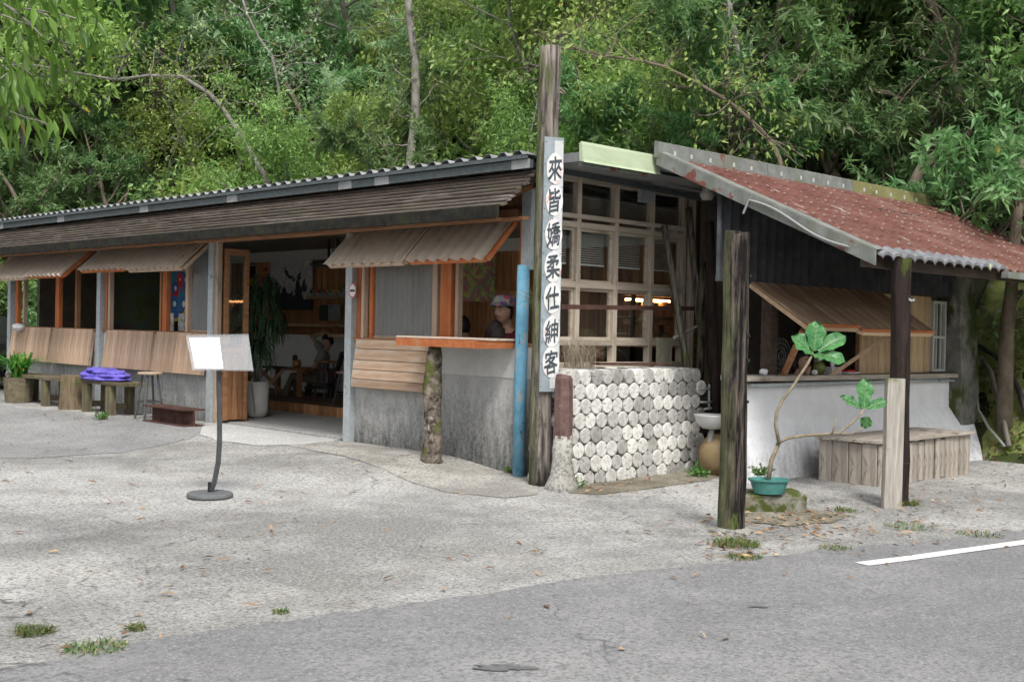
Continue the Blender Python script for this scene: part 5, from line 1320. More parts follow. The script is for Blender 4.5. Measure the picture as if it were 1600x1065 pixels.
def person(label, at, facing, pose, skin=skin_m, shirt=None, trouser=None, hair_fn=None, scale=1.0, shirt_neck=.0, sleeve=.6, hide_face=False, look=None, shoe=None):
    """pose: joint positions (metres, own frame: x forwards, y left, z up from the floor)"""
    f0 = Vector(facing).normalized(); s0 = V(0, 0, 1).cross(f0); at = Vector(at)
    t = thing('person', label, 'person', at)
    W_ = lambda p: at + (f0 * p[0] + s0 * p[1] + V(0, 0, 1) * p[2]) * scale
    J = {k: W_(v) for k, v in pose.items() if isinstance(v, (tuple, list))}
    lk = look if look is not None else (1, 0, 0); hf = (f0 * lk[0] + s0 * lk[1] + V(0, 0, 1) * lk[2]).normalized(); hs_ = V(0, 0, 1).cross(hf).normalized(); hu = hf.cross(hs_)
    b = MB(); c = J['head']; head(b, c, hf, hs_, hu, .225 * scale)
    b.tube([J['neck'] - V(0, 0, .04), J['neck'] - hf * .01 * scale, c - hu * .05 * scale - hf * .035 * scale], [.060 * scale, .047 * scale, .046 * scale], 10)
    side = (J['sh_l'] - J['sh_r']).normalized()
    torso = [J['hip'], J['hip'].lerp(J['chest'], .35), J['chest'], J['chest'].lerp(J['neck'], .6), J['neck'] + V(0, 0, .01)]
    b.tube(torso, [q_ * scale for q_ in (.105, .095, .108, .085, .05)], 14, sx=1.5, side=side)
    for sd2 in ('l', 'r'):
        if 'el_' + sd2 in J:
            b.tube([J['sh_' + sd2], J['sh_' + sd2].lerp(J['el_' + sd2], .5), J['el_' + sd2], J['el_' + sd2].lerp(J['wr_' + sd2], .4), J['wr_' + sd2]], [q_ * scale for q_ in (.052, .044, .038, .036, .026)], 9)
            b.ellipsoid(J['sh_' + sd2], side * .06 * scale, f0 * .055 * scale, V(0, 0, .055 * scale), 10, 8)
            hd = pose.get('hd_' + sd2 + '_dir', None); hd = (f0 * hd[0] + s0 * hd[1] + V(0, 0, 1) * hd[2]) if hd else (J['wr_' + sd2] - J['el_' + sd2])
            hn = pose.get('hd_' + sd2 + '_n', (0, 0, -1)); hand(b, J['wr_' + sd2], hd, f0 * hn[0] + s0 * hn[1] + V(0, 0, 1) * hn[2], scale, pose.get('curl', .6))
        if 'kn_' + sd2 in J:
            hj = J['hip'] + side * (.09 if sd2 == 'l' else -.09) * scale
            b.tube([hj, hj.lerp(J['kn_' + sd2], .5), J['kn_' + sd2], J['kn_' + sd2].lerp(J['an_' + sd2], .35), J['an_' + sd2]], [q_ * scale for q_ in (.085, .075, .056, .055, .038)], 10)
            fd = f0 if abs(J['an_' + sd2].z - at.z) < .3 else f0
            b.tube([J['an_' + sd2] + V(0, 0, -.02) - fd * .04 * scale, J['an_' + sd2] + V(0, 0, -.035) + fd * .08 * scale, J['an_' + sd2] + V(0, 0, -.045) + fd * .16 * scale], [.042 * scale, .036 * scale, .028 * scale], 9)
    body = remeshed('body', b, skin, t, vox=.0115 * max(.8, scale), smooth_it=2)
    if shirt:
        q_ = MB(); tor = [J['hip'] - V(0, 0, .03), J['hip'].lerp(J['chest'], .35), J['chest'], J['chest'].lerp(J['neck'], .62), J['chest'].lerp(J['neck'], .88 - shirt_neck)]
        q_.tube(tor, [r * scale for r in (.122, .112, .124, .100, .075)], 14, sx=1.5, side=side)
        for sd2 in ('l', 'r'):
            if 'el_' + sd2 in J:
                e = J['sh_' + sd2].lerp(J['el_' + sd2], sleeve); q_.tube([J['sh_' + sd2] - (J['sh_' + sd2] - J['chest']) * .25, J['sh_' + sd2], J['sh_' + sd2].lerp(e, .5), e], [.075 * scale, .080 * scale, .070 * scale, .062 * scale], 10)
                q_.ellipsoid(J['sh_' + sd2], side * .078 * scale, f0 * .074 * scale, V(0, 0, .078 * scale), 10, 8)
        remeshed('shirt', q_, shirt, t, vox=.014, smooth_it=3)
    if trouser and 'kn_l' in J:
        q_ = MB(); q_.tube([J['hip'] + V(0, 0, .1 * scale), J['hip'], J['hip'] - V(0, 0, .05)], [.118 * scale, .125 * scale, .11 * scale], 14, sx=1.45, side=side)
        for sd2 in ('l', 'r'):
            hj = J['hip'] + side * (.09 if sd2 == 'l' else -.09) * scale
            q_.tube([hj, J['kn_' + sd2], J['kn_' + sd2].lerp(J['an_' + sd2], pose.get('leg_len', .85))], [.098 * scale, .074 * scale, .062 * scale], 10)
        remeshed('trousers', q_, trouser, t, vox=.014, smooth_it=3)
    if shoe and 'an_l' in J:
        for sd2 in ('l', 'r'):
            q_ = MB(); A_ = J['an_' + sd2]
            q_.tube([A_ + V(0, 0, .02) - f0 * .05, A_ + V(0, 0, -.02) + f0 * .02, A_ + V(0, 0, -.04) + f0 * .12, A_ + V(0, 0, -.048) + f0 * .19], [.048, .054, .046, .03], 10)
            remeshed('shoe', q_, shoe, t, vox=.010, smooth_it=2)
    k = scale
    if not hide_face:
        e = MB(); ir = MB(); br2 = MB()
        for sg_ in (-1, 1):
            ec = c + (hf * .0825 + hs_ * .031 * sg_ + hu * .012) * k
            e.ellipsoid(ec, hf * .006 * k, hs_ * .0125 * k, hu * .0055 * k, 10, 6); ir.ellipsoid(ec + hf * .003 * k, hf * .005 * k, hs_ * .0058 * k, hu * .0052 * k, 8, 6)
            br2.tube([c + (hf * .092 + hs_ * .014 * sg_ + hu * .030) * k, c + (hf * .087 + hs_ * .034 * sg_ + hu * .035) * k, c + (hf * .073 + hs_ * .05 * sg_ + hu * .030) * k], [.0045 * k, .0045 * k, .003 * k], 5)
        e.build('eyes', eye_w, t, smooth=True); ir.build('irises', dark_eye, t, smooth=True); br2.build('eyebrows', hair_m, t, smooth=True)
        MB().tube([c + (hf * .079 + hs_ * .024 - hu * .054) * k, c + (hf * .0935 - hu * .053) * k, c + (hf * .079 - hs_ * .024 - hu * .054) * k], [.003 * k, .0075 * k, .003 * k], 6).build('lips', lip_m, t, smooth=True)
    if hair_fn: hair_fn(t, c, hf, hs_, hu, k)
    return t, J, (c, hf, hs_, hu)
def hair_cap(curly=False, long_=0.0, fringe=.045, m=hair_m):
    def fn(t, c, f, s, u, k):
        mb = MB(); nu, nv = 30, 18
        for i in range(nv + 1):
            ph = math.radians(-35 - 25 * min(1, long_ * 10)) + (math.pi / 2 - math.radians(-35 - 25 * min(1, long_ * 10))) * i / nv
            for j in range(nu):
                a = 2 * math.pi * j / nu; x, y, z = math.cos(ph) * math.cos(a), math.cos(ph) * math.sin(a), math.sin(ph)
                lim = fringe / .1125 * max(0, math.cos(a)) ** .5 if math.cos(a) > .0 else -1
                if z < lim: z = lim; 
                g = math.sqrt(max(0, 1 - z * z)); r = 1.10 + (.10 * abs(noise.noise(V(x * 5, y * 5, z * 5))) if curly else .025 * noise.noise(V(x * 9, y * 9, z * 2)))
                mb.v.append(tuple(c + (f * (math.cos(a) * g * .093) + s * (math.sin(a) * g * .079) + u * z * .1125) * r * k))
        for i in range(nv):
            for j in range(nu):
                j2 = (j + 1) % nu; mb.f.append((i * nu + j, i * nu + j2, (i + 1) * nu + j2, (i + 1) * nu + j))
        if long_: mb.tube([c - f * .06 * k + u * .02 * k, c - f * .085 * k - u * .06 * k, c - f * .08 * k - u * (.10 + long_) * k], [.08 * k, .075 * k, .04 * k], 12, sx=1.1, side=s)
        mb.build('hair', m, t, smooth=not curly)
    return fn
STAND = dict(head=(.065, 0, 1.50), neck=(0, 0, 1.34), chest=(0, 0, 1.18), hip=(0, 0, .86), sh_l=(0, .16, 1.29), sh_r=(0, -.16, 1.29), el_l=(.02, .22, 1.03), el_r=(.02, -.22, 1.03), wr_l=(.14, .19, .86), wr_r=(.14, -.19, .86),
             kn_l=(.02, .09, .46), kn_r=(.02, -.09, .46), an_l=(0, .09, .08), an_r=(0, -.09, .08))
SEAT = dict(head=(.05, 0, .74), neck=(.02, 0, .58), chest=(0, 0, .40), hip=(0, 0, .08), sh_l=(0, .16, .52), sh_r=(0, -.16, .52), el_l=(.08, .21, .26), el_r=(.08, -.21, .26), wr_l=(.30, .15, .30), wr_r=(.30, -.15, .30),
            kn_l=(.40, .11, .06), kn_r=(.40, -.11, .06), an_l=(.36, .11, -.34), an_r=(.36, -.11, -.34))
maroon = plain('maroon knit', (.11, .012, .018), .85); greyt = plain('grey t-shirt', (.25, .26, .28), .9); whitet = plain('white shirt', (.62, .63, .68), .85); darkt = plain('dark cloth', (.03, .03, .035), .9); khaki = plain('khaki cloth', (.16, .14, .10), .9)
# woman in a patterned bucket hat at the cafe window
wc = onX(794, 486, .62); wz = wc.z - 1.50
wz = wc.z - 1.50 * 1.16; fz = (.118 - wz) / 1.16; W_P = dict(STAND, an_l=(0, .09, fz + .07), an_r=(0, -.09, fz + .07), kn_l=(.02, .09, .44 + fz * .6), kn_r=(.02, -.09, .44 + fz * .6))
p_, J_, (hc, hf, hs_, hu) = person('standing woman in a patterned bucket hat, glasses and dark red top at the window', (wc.x + .03, wc.y + .04, wz), (-1, -.2, 0), W_P, scale=1.16, shirt=maroon, trouser=darkt, hair_fn=hair_cap(fringe=.05, long_=.0), shirt_neck=.12, look=(1, -.1, .02))
hat_m, t_, out_ = nodes('patchwork hat'); vo_ = N(t_, 'TexVoronoi'); vo_.distance = 'CHEBYCHEV'; vo_.inputs['Scale'].default_value = 16; LK(t_, vec_in(t_, 'World', (1, 1, 1)), vo_.inputs['Vector'])
sc1_ = N(t_, 'SeparateColor'); LK(t_, vo_.outputs['Color'], sc1_.inputs[0]); rp = N(t_, 'ValToRGB'); LK(t_, sc1_.outputs[0], rp.inputs[0]); rp.color_ramp.interpolation = 'CONSTANT'
for p0_, c_ in ((.22, (.55, .10, .20)), (.45, (.35, .38, .42)), (.62, (.10, .12, .30)), (.75, (.5, .2, .25)), (.88, (.22, .30, .24))): e = rp.color_ramp.elements.new(p0_); e.color = c4(c_)
rp.color_ramp.elements[0].color = (.50, .46, .46, 1)
bs_ = N(t_, 'BsdfPrincipled'); LK(t_, rp.outputs[0], bs_.inputs['Base Color']); bs_.inputs['Roughness'].default_value = .9; LK(t_, bs_.outputs[0], out_.inputs[0])
hm = MB(); nu = 26
for r, z in ((.152, .052), (.138, .066), (.121, .084), (.117, .118), (.104, .156), (.07, .174), (0.001, .178)):
    for j in range(nu): a = 2 * math.pi * j / nu; hm.v.append(tuple(hc + hf * (math.cos(a) * r * 1.08) + hs_ * (math.sin(a) * r) + hu * z))
for i in range(6):
    for j in range(nu): j2 = (j + 1) % nu; hm.f.append((i * nu + j, i * nu + j2, (i + 1) * nu + j2, (i + 1) * nu + j))
hm.build('bucket_hat', hat_m, p_, smooth=True)
gl_ = MB()
for sg_ in (-1, 1): gl_.tube([hc + hf * .113 + hs_ * (.036 * sg_ + .024 * math.cos(a * .5236)) + hu * (.010 + .019 * math.sin(a * .5236)) for a in range(13)], .002, 5)
gl_.tube([hc + hf * .115 - hs_ * .012 + hu * .012, hc + hf * .115 + hs_ * .012 + hu * .012], .002, 5)
for sg_ in (-1, 1): gl_.tube([hc + hf * .110 + hs_ * .060 * sg_ + hu * .014, hc + hf * .0 + hs_ * .09 * sg_ + hu * .014], .002, 5)
gl_.build('glasses', black_metal, p_)
# two guests seated at the window counter, heads just above it
for px, py, fac, lb_, hr, yoff in ((722, 515, (-.2, 1, 0), 'seated guest with short dark hair, only the forehead above the counter', hair_cap(fringe=.02), .85), (773, 523, (.4, 1, 0), 'seated guest with curly greying dark hair seen over the counter', hair_cap(True, .05, m=plain('greying hair', (.06, .05, .045), .8)), .55)):
    q_ = onX(px, py, yoff); hz = q_.z - .70
    ff = Vector(fac).normalized(); person(lb_, (q_.x - ff.x * .05, q_.y - ff.y * .05, hz), fac, SEAT, shirt=darkt, trouser=darkt, hair_fn=hr, hide_face=(px > 750))
    stool('bar_stool', 'bar stool under the %s guest at the window counter' % ('short haired' if px < 750 else 'curly haired'), q_.x - ff.x * .05, q_.y - ff.y * .05, .118, hz - .118 - .02, w_dark, black_metal)
# guest leaning back with an arm behind the head
gq = onX(503, 532, 3.35)
G_ = dict(SEAT); G_.update(head=(-.10, .02, .72), neck=(-.06, 0, .55), chest=(-.02, 0, .38), hip=(.05, 0, .08), sh_l=(-.03, .17, .50), sh_r=(-.03, -.17, .50), el_r=(.20, -.20, .80), wr_r=(-.06, -.13, .86), hd_r_dir=(-.8, .35, -.2), el_l=(.12, .24, .24), wr_l=(.30, .12, .18),
                          kn_l=(.46, .12, .12), kn_r=(.46, -.12, .12), an_l=(.62, .14, -.30), an_r=(.40, -.12, -.30))
gz = PZ + .38
chair_at = V(gq.x, gq.y, gz)
person('guest in grey t-shirt leaning back in a chair with one arm behind the head', (gq.x, gq.y, gq.z - .72), (-.75, .66, 0), G_, shirt=greyt, trouser=khaki, hair_fn=hair_cap(fringe=.05), shoe=plain('white trainer', (.62, .62, .6)), look=(.7, .3, -.25))
lc = thing('lounge_chair', 'dark folding chair under the reclining guest', 'chair', (gq.x, gq.y, PZ))
zs = gq.z - .72 - .04
MB().obox((gq.x + .0, gq.y, zs - .02), V(-.75, .66, 0) * .5, V(.66, .75, 0) * .5, V(0, 0, .04)).build('seat', darkt, lc)
MB().obox((gq.x + .2, gq.y - .17, zs + .28), V(-.75, .66, 0) * .05, V(.66, .75, 0) * .5, V(.14, -.12, .6)).build('backrest', darkt, lc)
for sx_ in (-1, 1):
    for sy_ in (-1, 1):
        c_ = V(gq.x, gq.y, 0) + V(-.75, .66, 0) * .22 * sx_ + V(.66, .75, 0) * .22 * sy_
        MB().bar(V(c_.x, c_.y, PZ), V(c_.x, c_.y, zs - .03), .025, .025).build('leg', black_metal, lc)
# child with a slice of watermelon at the counter
kq = onY(1247, 564, -1.14)
K_ = dict(SEAT); K_.update(head=(.06, 0, .78), neck=(.0, 0, .60), el_r=(.20, -.24, .36), wr_r=(.22, -.15, .62), hd_r_dir=(-.1, .3, 1), hd_r_n=(0, 1, 0), el_l=(.22, .2, .28), wr_l=(.27, .08, .50), hd_l_dir=(.1, -.5, .8), hd_l_n=(0, -1, .2), curl=.9, kn_l=(.07, .10, -.02), kn_r=(.07, -.10, -.02), an_l=(.04, .10, -.40), an_r=(.04, -.10, -.40))
ks = .86
pk_, Jk, (kc, kf, ks_, ku) = person('child in a white shirt eating a watermelon slice at the counter', (kq.x, kq.y, kq.z - .78 * ks), (.05, -1, 0), K_, shirt=whitet, trouser=darkt, hair_fn=hair_cap(fringe=.07, long_=.08), scale=ks, look=(1, -.15, -.05))
wmn = MB(); wc_ = kc + kf * .13 - ku * .085 + ks_ * .05
for i in range(9): a = math.pi * i / 8; wmn.v.append(tuple(wc_ + ks_ * (-math.cos(a) * .095) - ku * (math.sin(a) * .055) + kf * .012))
for i in range(9): a = math.pi * i / 8; wmn.v.append(tuple(wc_ + ks_ * (-math.cos(a) * .095) - ku * (math.sin(a) * .055) - kf * .012))
wmn.f = [tuple(range(9)), tuple(reversed(range(9, 18)))] + [(i, 9 + i, 10 + i, 1 + i) for i in range(8)] + [(8, 17, 9, 0)]
wt_ = thing('watermelon_slice', 'red watermelon slice held to the mouth of the child', 'watermelon', wc_)
wmn.build('flesh', plain('watermelon red', (.65, .03, .04), .3), wt_)
MB().tube([wc_ + ks_ * (-math.cos(math.pi * i / 10) * .101) - ku * (math.sin(math.pi * i / 10) * .061) for i in range(11)], .014, 7).build('rind', plain('rind', (.04, .12, .03), .4), wt_)
stool('bar_stool', 'dark stool under the child behind the counter', kq.x, kq.y, .1, kq.z - .78 * ks - .1 - .02, w_dark, black_metal)
# things on the counter
CZ = 1.021
def on_counter(px, y=-1.42): return V(onY(px, 588, y).x, y, CZ - .006 * (onY(px, 588, y).x - 3.62))
q_ = on_counter(1280); solid('green_gourd', 'olive green coconut on the counter beside the tissue box', 'coconut', [(0, 0), (.04, .005), (.065, .05), (.06, .10), (.03, .135), (0, .14)], q_, plain('coconut green', (.16, .19, .04), .5))
q_ = on_counter(1277, -1.33); solid('paper_cup', 'white patterned can behind the coconut', 'can', [(0, 0), (.04, 0), (.04, .17), (0, .17)], q_, art('can print', [(.5, .5, .5), (.03, .03, .03), (.55, .55, .55)], 14))
q_ = on_counter(1300)
tb = thing('tissue_box', 'white and pink tissue box with a tissue sticking up', 'tissue box', q_)
MB().obox(q_ + V(0, 0, .04), (.20, 0, 0), (0, .11, 0), (0, 0, .08)).build('carton', art('tissue carton', [(.62, .62, .64), (.6, .6, .62), (.45, .22, .45)], 4), tb)
ts = MB(); nt = 8
for i in range(nt + 1):
    a = 2 * math.pi * i / nt
    ts.v += [tuple(q_ + V(.03 * math.cos(a), .012 * math.sin(a), .08)), tuple(q_ + V(.05 * math.cos(a) + .02, .03 * math.sin(a), .15 + .03 * math.sin(2 * a + 1)))]
for i in range(nt): ts.f.append((2 * i, 2 * i + 2, 2 * i + 3, 2 * i + 1))
ts.build('tissue', paper_m, tb, smooth=True)
q_ = on_counter(1325)
pt = thing('fruit_plate', 'white plate of red fruit slices on the counter', 'plate', q_)
MB().lathe([(0, 0), (.08, 0), (.13, .02), (.125, .025), (.08, .008), (0, .008)], q_, 20).build('plate', paper_m, pt, smooth=True)
for k in range(4): MB().obox(q_ + V(-.06 + .04 * k, 0, .03), (.03, 0, .01), (0, .09, 0), (-.008, 0, .025)).build('fruit_slice', bpy.data.materials['watermelon red'], pt)
q_ = on_counter(1193); tag(MB().ellipsoid(q_ + V(0, 0, .03), (.05, 0, 0), (0, .04, 0), (0, 0, .032), 10, 7, jit=.2).build('crumpled_napkin', paper_m), 'crumpled napkin on the counter left of the stud', 'napkin')
q_ = on_counter(1268); tag(MB().ellipsoid(q_ + V(0, -.04, .025), (.035, 0, 0), (0, .03, 0), (0, 0, .026), 10, 7, jit=.2).build('crumpled_napkin', paper_m), 'small crumpled napkin beside the coconut', 'napkin')
fq = onY(1220, 556, -.75)
fn_ = thing('electric_fan', 'round wire caged fan behind the child', 'fan', (fq.x, fq.y, .1))
cg = MB()
for r in (.05, .1, .15, .2): cg.tube([fq + V(r * math.cos(a * .349), 0, r * math.sin(a * .349)) for a in range(19)], .004, 5)
for a in range(18): cg.tube([fq + V(.03 * math.cos(a * .349), -.03, .03 * math.sin(a * .349)), fq + V(.2 * math.cos(a * .349), 0, .2 * math.sin(a * .349))], .002, 4)
cg.build('cage', galv, fn_); MB().tube([fq, fq + V(0, .12, 0)], .05, 12).build('motor', black_metal, fn_); MB().tube([V(fq.x, fq.y + .06, fq.z), V(fq.x, fq.y + .06, .1)], .02, 8).build('stand', black_metal, fn_)
# dark car parked beyond the far end
ca = thing('parked_car', 'black car parked beyond the open left end of the café', 'car', (1.6, 15.2, 0))
pf = [(0, .35), (.05, .75), (.9, .95), (1.5, 1.45), (3.1, 1.5), (3.9, 1.05), (4.2, .95), (4.25, .35)]
MB().prism([V(-.6, 14.0 + a * 1.0, b) for a, b in pf], (1.75, 0, 0)).build('body', plain('black car paint', (.012, .012, .014), .15, .0), ca)
wn = MB()
for x in (-.606, 1.151): wn.prism([V(x, 14.0 + a, b) for a, b in ((1.15, 1.0), (1.6, 1.38), (3.0, 1.42), (3.6, 1.06))], (.005, 0, 0))
wn.build('window', plain('dark car glass', (.03, .035, .04), .05), ca)
for x in (-.62, .99):
    for y in (14.85, 17.3): MB().tube([V(x, y, .33), V(x + .2, y, .33)], .33, 22).build('wheel', plain('tyre', (.015, .015, .015), .9) if 'tyre' not in bpy.data.materials else bpy.data.materials['tyre'], ca)

# ---------------------------------------------------------------- vegetation
def np_mesh(name, verts, faces_tri, m, tint=None):
    me = bpy.data.meshes.new(name); nv, nf = len(verts), len(faces_tri)
    me.vertices.add(nv); me.vertices.foreach_set('co', np.ascontiguousarray(verts, dtype=np.float32).ravel())
    me.loops.add(nf * 3); me.loops.foreach_set('vertex_index', np.ascontiguousarray(faces_tri, dtype=np.int32).ravel())
    me.polygons.add(nf); me.polygons.foreach_set('loop_start', np.arange(0, nf * 3, 3, dtype=np.int32)); me.polygons.foreach_set('loop_total', np.full(nf, 3, dtype=np.int32))
    if tint is not None:
        a = me.attributes.new('tint', 'FLOAT', 'POINT'); a.data.foreach_set('value', np.ascontiguousarray(tint, dtype=np.float32))
    me.update(calc_edges=True); me.materials.append(m); return me
def unit(a): return a / (np.linalg.norm(a, axis=1, keepdims=True) + 1e-9)
def leaf_geo(P, D, Nn, l, w, bend=.18):
    n = len(P); D = unit(D); S = unit(np.cross(D, Nn)); Nn = np.cross(S, D); l = l[:, None]; w = w[:, None]
    v = np.empty((n, 5, 3))
    v[:, 0] = P; v[:, 3] = P + D * l * .45 - Nn * w * .10
    v[:, 1] = P + D * l * .42 + S * w * .5 + Nn * w * .12; v[:, 2] = P + D * l * .42 - S * w * .5 + Nn * w * .12
    v[:, 4] = P + D * l - Nn * l * bend
    f = np.array([[0, 3, 1], [0, 2, 3], [1, 3, 4], [3, 2, 4]])
    return v.reshape(-1, 3), (f[None] + 5 * np.arange(n)[:, None, None]).reshape(-1, 3)
class Tree:
    """branch skeleton grown from the root; wood becomes tubes, twig ends carry leaf sprays"""
    def __init__(s, seed): s.r = random.Random(seed); s.g = np.random.default_rng(seed); s.mb = MB(); s.anch = []
    def limb(s, p, d, L, r0, depth, up=.15, wob=.22, nseg=6, kids=5, keep=.3):
        p = Vector(p); d = Vector(d).normalized(); path = [p.copy()]; rs = [r0]; dirs = [d.copy()]
        for i in range(nseg):
            d = (d + Vector((s.r.gauss(0, wob), s.r.gauss(0, wob), s.r.gauss(0, wob) + up * .3))).normalized()
            p = p + d * (L / nseg); path.append(p.copy()); rs.append(max(.004, r0 * (1 - .75 * (i + 1) / nseg))); dirs.append(d.copy())
        s.mb.tube(path, rs, 8 if r0 > .05 else (5 if r0 > .015 else 4), cap=False)
        if depth == 0:
            for i in range(2, nseg + 1): s.anch.append((path[i], dirs[i]))
            return
        for k in range(kids):
            t = keep + (1 - keep) * (k + s.r.random()) / kids; i = min(nseg - 1, int(t * nseg)); q = path[i].lerp(path[i + 1], t * nseg - i)
            a = s.r.uniform(0, 6.283); side = Vector((math.cos(a), math.sin(a), s.r.uniform(-.1, .5)))
            nd = (dirs[i] * s.r.uniform(.25, .7) + side * .9).normalized()
            s.limb(q, nd, L * s.r.uniform(.38, .62) * (1.15 - .5 * t), max(.005, rs[i] * .55), depth - 1, up, wob * 1.1, max(4, nseg - 1), max(3, kids - 1), .2)
        s.anch.append((path[-1], dirs[-1]))
    def leaves(s, per, ll, lw, spread=.16, droop=.2, rosette=False, upn=.7):
        A = np.array([tuple(a[0]) for a in s.anch]); B = np.array([tuple(a[1]) for a in s.anch]); n = len(A); g = s.g
        idx = np.repeat(np.arange(n), per); m = len(idx)
        off = g.normal(0, 1, (m, 3)) * spread
        rad_ = g.normal(0, 1, (m, 3)); rad_ = unit(rad_)
        if rosette:                      # whorls of leaves at twig tips
            P = A[idx] + off * .25; D = unit(B[idx] * .7 + rad_ + np.array([0, 0, -droop])); 
        else:
            P = A[idx] + off; D = unit(B[idx] * .6 + rad_ * .8 + np.array([0, 0, -droop * 2]))
        N_ = unit(g.normal(0, .45, (m, 3)) + np.array([0, 0, upn]))
        l = ll * g.uniform(.65, 1.2, m); w = lw * g.uniform(.7, 1.2, m)
        v, f = leaf_geo(P, D, N_, l, w)
        zz = A[:, 2]; cl = g.uniform(0, 1, n)                     # each spray has its own shade
        t = np.clip(cl[idx] * .55 + g.uniform(0, .45, m), 0, .93); t[g.uniform(0, 1, m) < .004] = 1.0
        return v, f, np.repeat(t, 5)
leaf_dark = leafmat('glossy dark leaves', (.075, .155, .058), (.225, .36, .145), odd=(.30, .22, .03))
leaf_mid = leafmat('mid green leaves', (.12, .23, .065), (.33, .48, .15), odd=(.40, .30, .04))
leaf_blue = leafmat('grey green leaves', (.17, .27, .15), (.39, .52, .29), odd=(.35, .3, .06), rough=.55)
leaf_lime = leafmat('yellow green leaves', (.16, .26, .06), (.40, .52, .15), odd=(.45, .30, .04), trans=.4)
def proto(seed, H, r0, lean=(0, 0, 1), kids=7, depth=2, per=10, ll=.17, lw=.05, keep=.25, limbL=None, up=.15, wob=.16, rosette=False, spread=.16, droop=.2):
    T = Tree(seed); T.limb((0, 0, -.3), lean, H, r0, depth, up, wob, 9, kids, keep)
    v, f, t = T.leaves(per, ll, lw, spread, droop, rosette); return T.mb, v, f, t
def make_tree_meshes(name, seed, m_leaf, m_bark, **kw):
    mb, v, f, t = proto(seed, **kw); tm = mb.mesh('trunk'); tm.materials.append(m_bark); tm.polygons.foreach_set('use_smooth', [True] * len(tm.polygons))
    return tm, np_mesh('crown', v, f, m_leaf, t)
def plant(name, label, cat, meshes, loc, rz, s, group=None, names=('trunk', 'crown')):
    e = bpy.data.objects.new(name, None); col.objects.link(e); e.empty_display_size = .2
    e.matrix_basis = Matrix.Translation(Vector(loc)) @ Matrix.Rotation(rz, 4, 'Z') @ Matrix.Diagonal((s[0], s[0], s[1], 1)); tag(e, label, cat, group)
    for nm_, me in zip(names, meshes):
        o = bpy.data.objects.new(nm_, me); col.objects.link(o); o.parent = e
    return e
K = {}
K['dark'] = [make_tree_meshes('t', 11 + i, leaf_dark, bark_b, H=5.2, r0=.11, kids=8, per=14, ll=.24, lw=.060, rosette=True, keep=.18, wob=.15) for i in range(3)]
K['mid'] = [make_tree_meshes('t', 21 + i, leaf_mid, bark, H=5.6, r0=.09, kids=8, per=15, ll=.17, lw=.062, keep=.2, spread=.2, droop=.35) for i in range(3)]
K['blue'] = [make_tree_meshes('t', 31 + i, leaf_blue, bark, H=5.4, r0=.085, kids=8, per=13, ll=.20, lw=.044, rosette=True, keep=.25) for i in range(2)]
K['lime'] = [make_tree_meshes('t', 41 + i, leaf_lime, bark, H=5.0, r0=.08, kids=8, per=13, ll=.165, lw=.068, keep=.25, spread=.2) for i in range(2)]
def shrub(seed, m_leaf, stems=9, L=1.5, per=9, ll=.17, lw=.055, rosette=True, spread=.14):
    T = Tree(seed)
    for k in range(stems):
        a = T.r.uniform(0, 6.283); T.limb((T.r.uniform(-.3, .3), T.r.uniform(-.3, .3), -.1), (math.cos(a) * .7, math.sin(a) * .7, 1), L * T.r.uniform(.7, 1.15), .018, 1, .1, .2, 6, 5, .25)
    v, f, t = T.leaves(per, ll, lw, spread, .25, rosette); tm = T.mb.mesh('stems'); tm.materials.append(bark_b); return tm, np_mesh('foliage', v, f, m_leaf, t)
BIG = shrub(61, leaf_lime, stems=7, L=1.3, per=8, ll=.34, lw=.11, spread=.1)
S_ = {'dark': [shrub(51, leaf_dark, ll=.2), shrub(52, leaf_dark, ll=.18)], 'mid': [shrub(53, leaf_mid, rosette=False, ll=.13, per=14), shrub(54, leaf_mid)], 'blue': [shrub(55, leaf_blue, lw=.04)], 'lime': [shrub(56, leaf_lime, ll=.15), shrub(57, leaf_lime, rosette=False, ll=.12, per=14)]}
def slope_at(px, d):
    """ground point d metres inside the wooded slope, in the direction of column px of the photograph"""
    h = ray(px, 500); h = V(h.x, h.y, 0).normalized(); t = 12.0
    while t < 60:
        p = CAM + h * t
        if p.x > foot(p.y): break
        t += .1
    if foot((CAM + h * t).y) < 5 and (CAM + h * t).y < 14.5: d += 2.0
    p = CAM + h * (t + d); return V(p.x, p.y, hill(p.x, p.y) - .1)
rt = random.Random(5)
ZN = lambda px: 'the far left roof end' if px < 200 else 'the left café roof' if px < 450 else 'the right café roof' if px < 700 else 'the tall pole' if px < 950 else 'the red ridge' if px < 1250 else 'the mossy ridge' if px < 1500 else 'the red roof edge'
RW = ('low in the front row', 'in the second row', 'in the tall back row')
DS = {'dark': 'dark glossy leaved', 'mid': 'mid green', 'blue': 'pale grey green', 'lime': 'yellow green'}
RS = ('at the foot of the slope', 'a little up the slope', 'half way up the slope', 'high on the slope')
def kind_at(px):
    if px < 230: w = (('dark', 7), ('mid', 2), ('lime', 2))
    elif px < 620: w = (('blue', 4), ('mid', 4), ('lime', 2), ('dark', 1))
    elif px < 980: w = (('mid', 5), ('lime', 4), ('dark', 1))
    else: w = (('dark', 8), ('mid', 1))
    n = rt.uniform(0, sum(b for a, b in w))
    for a, b in w:
        n -= b
        if n <= 0: return a
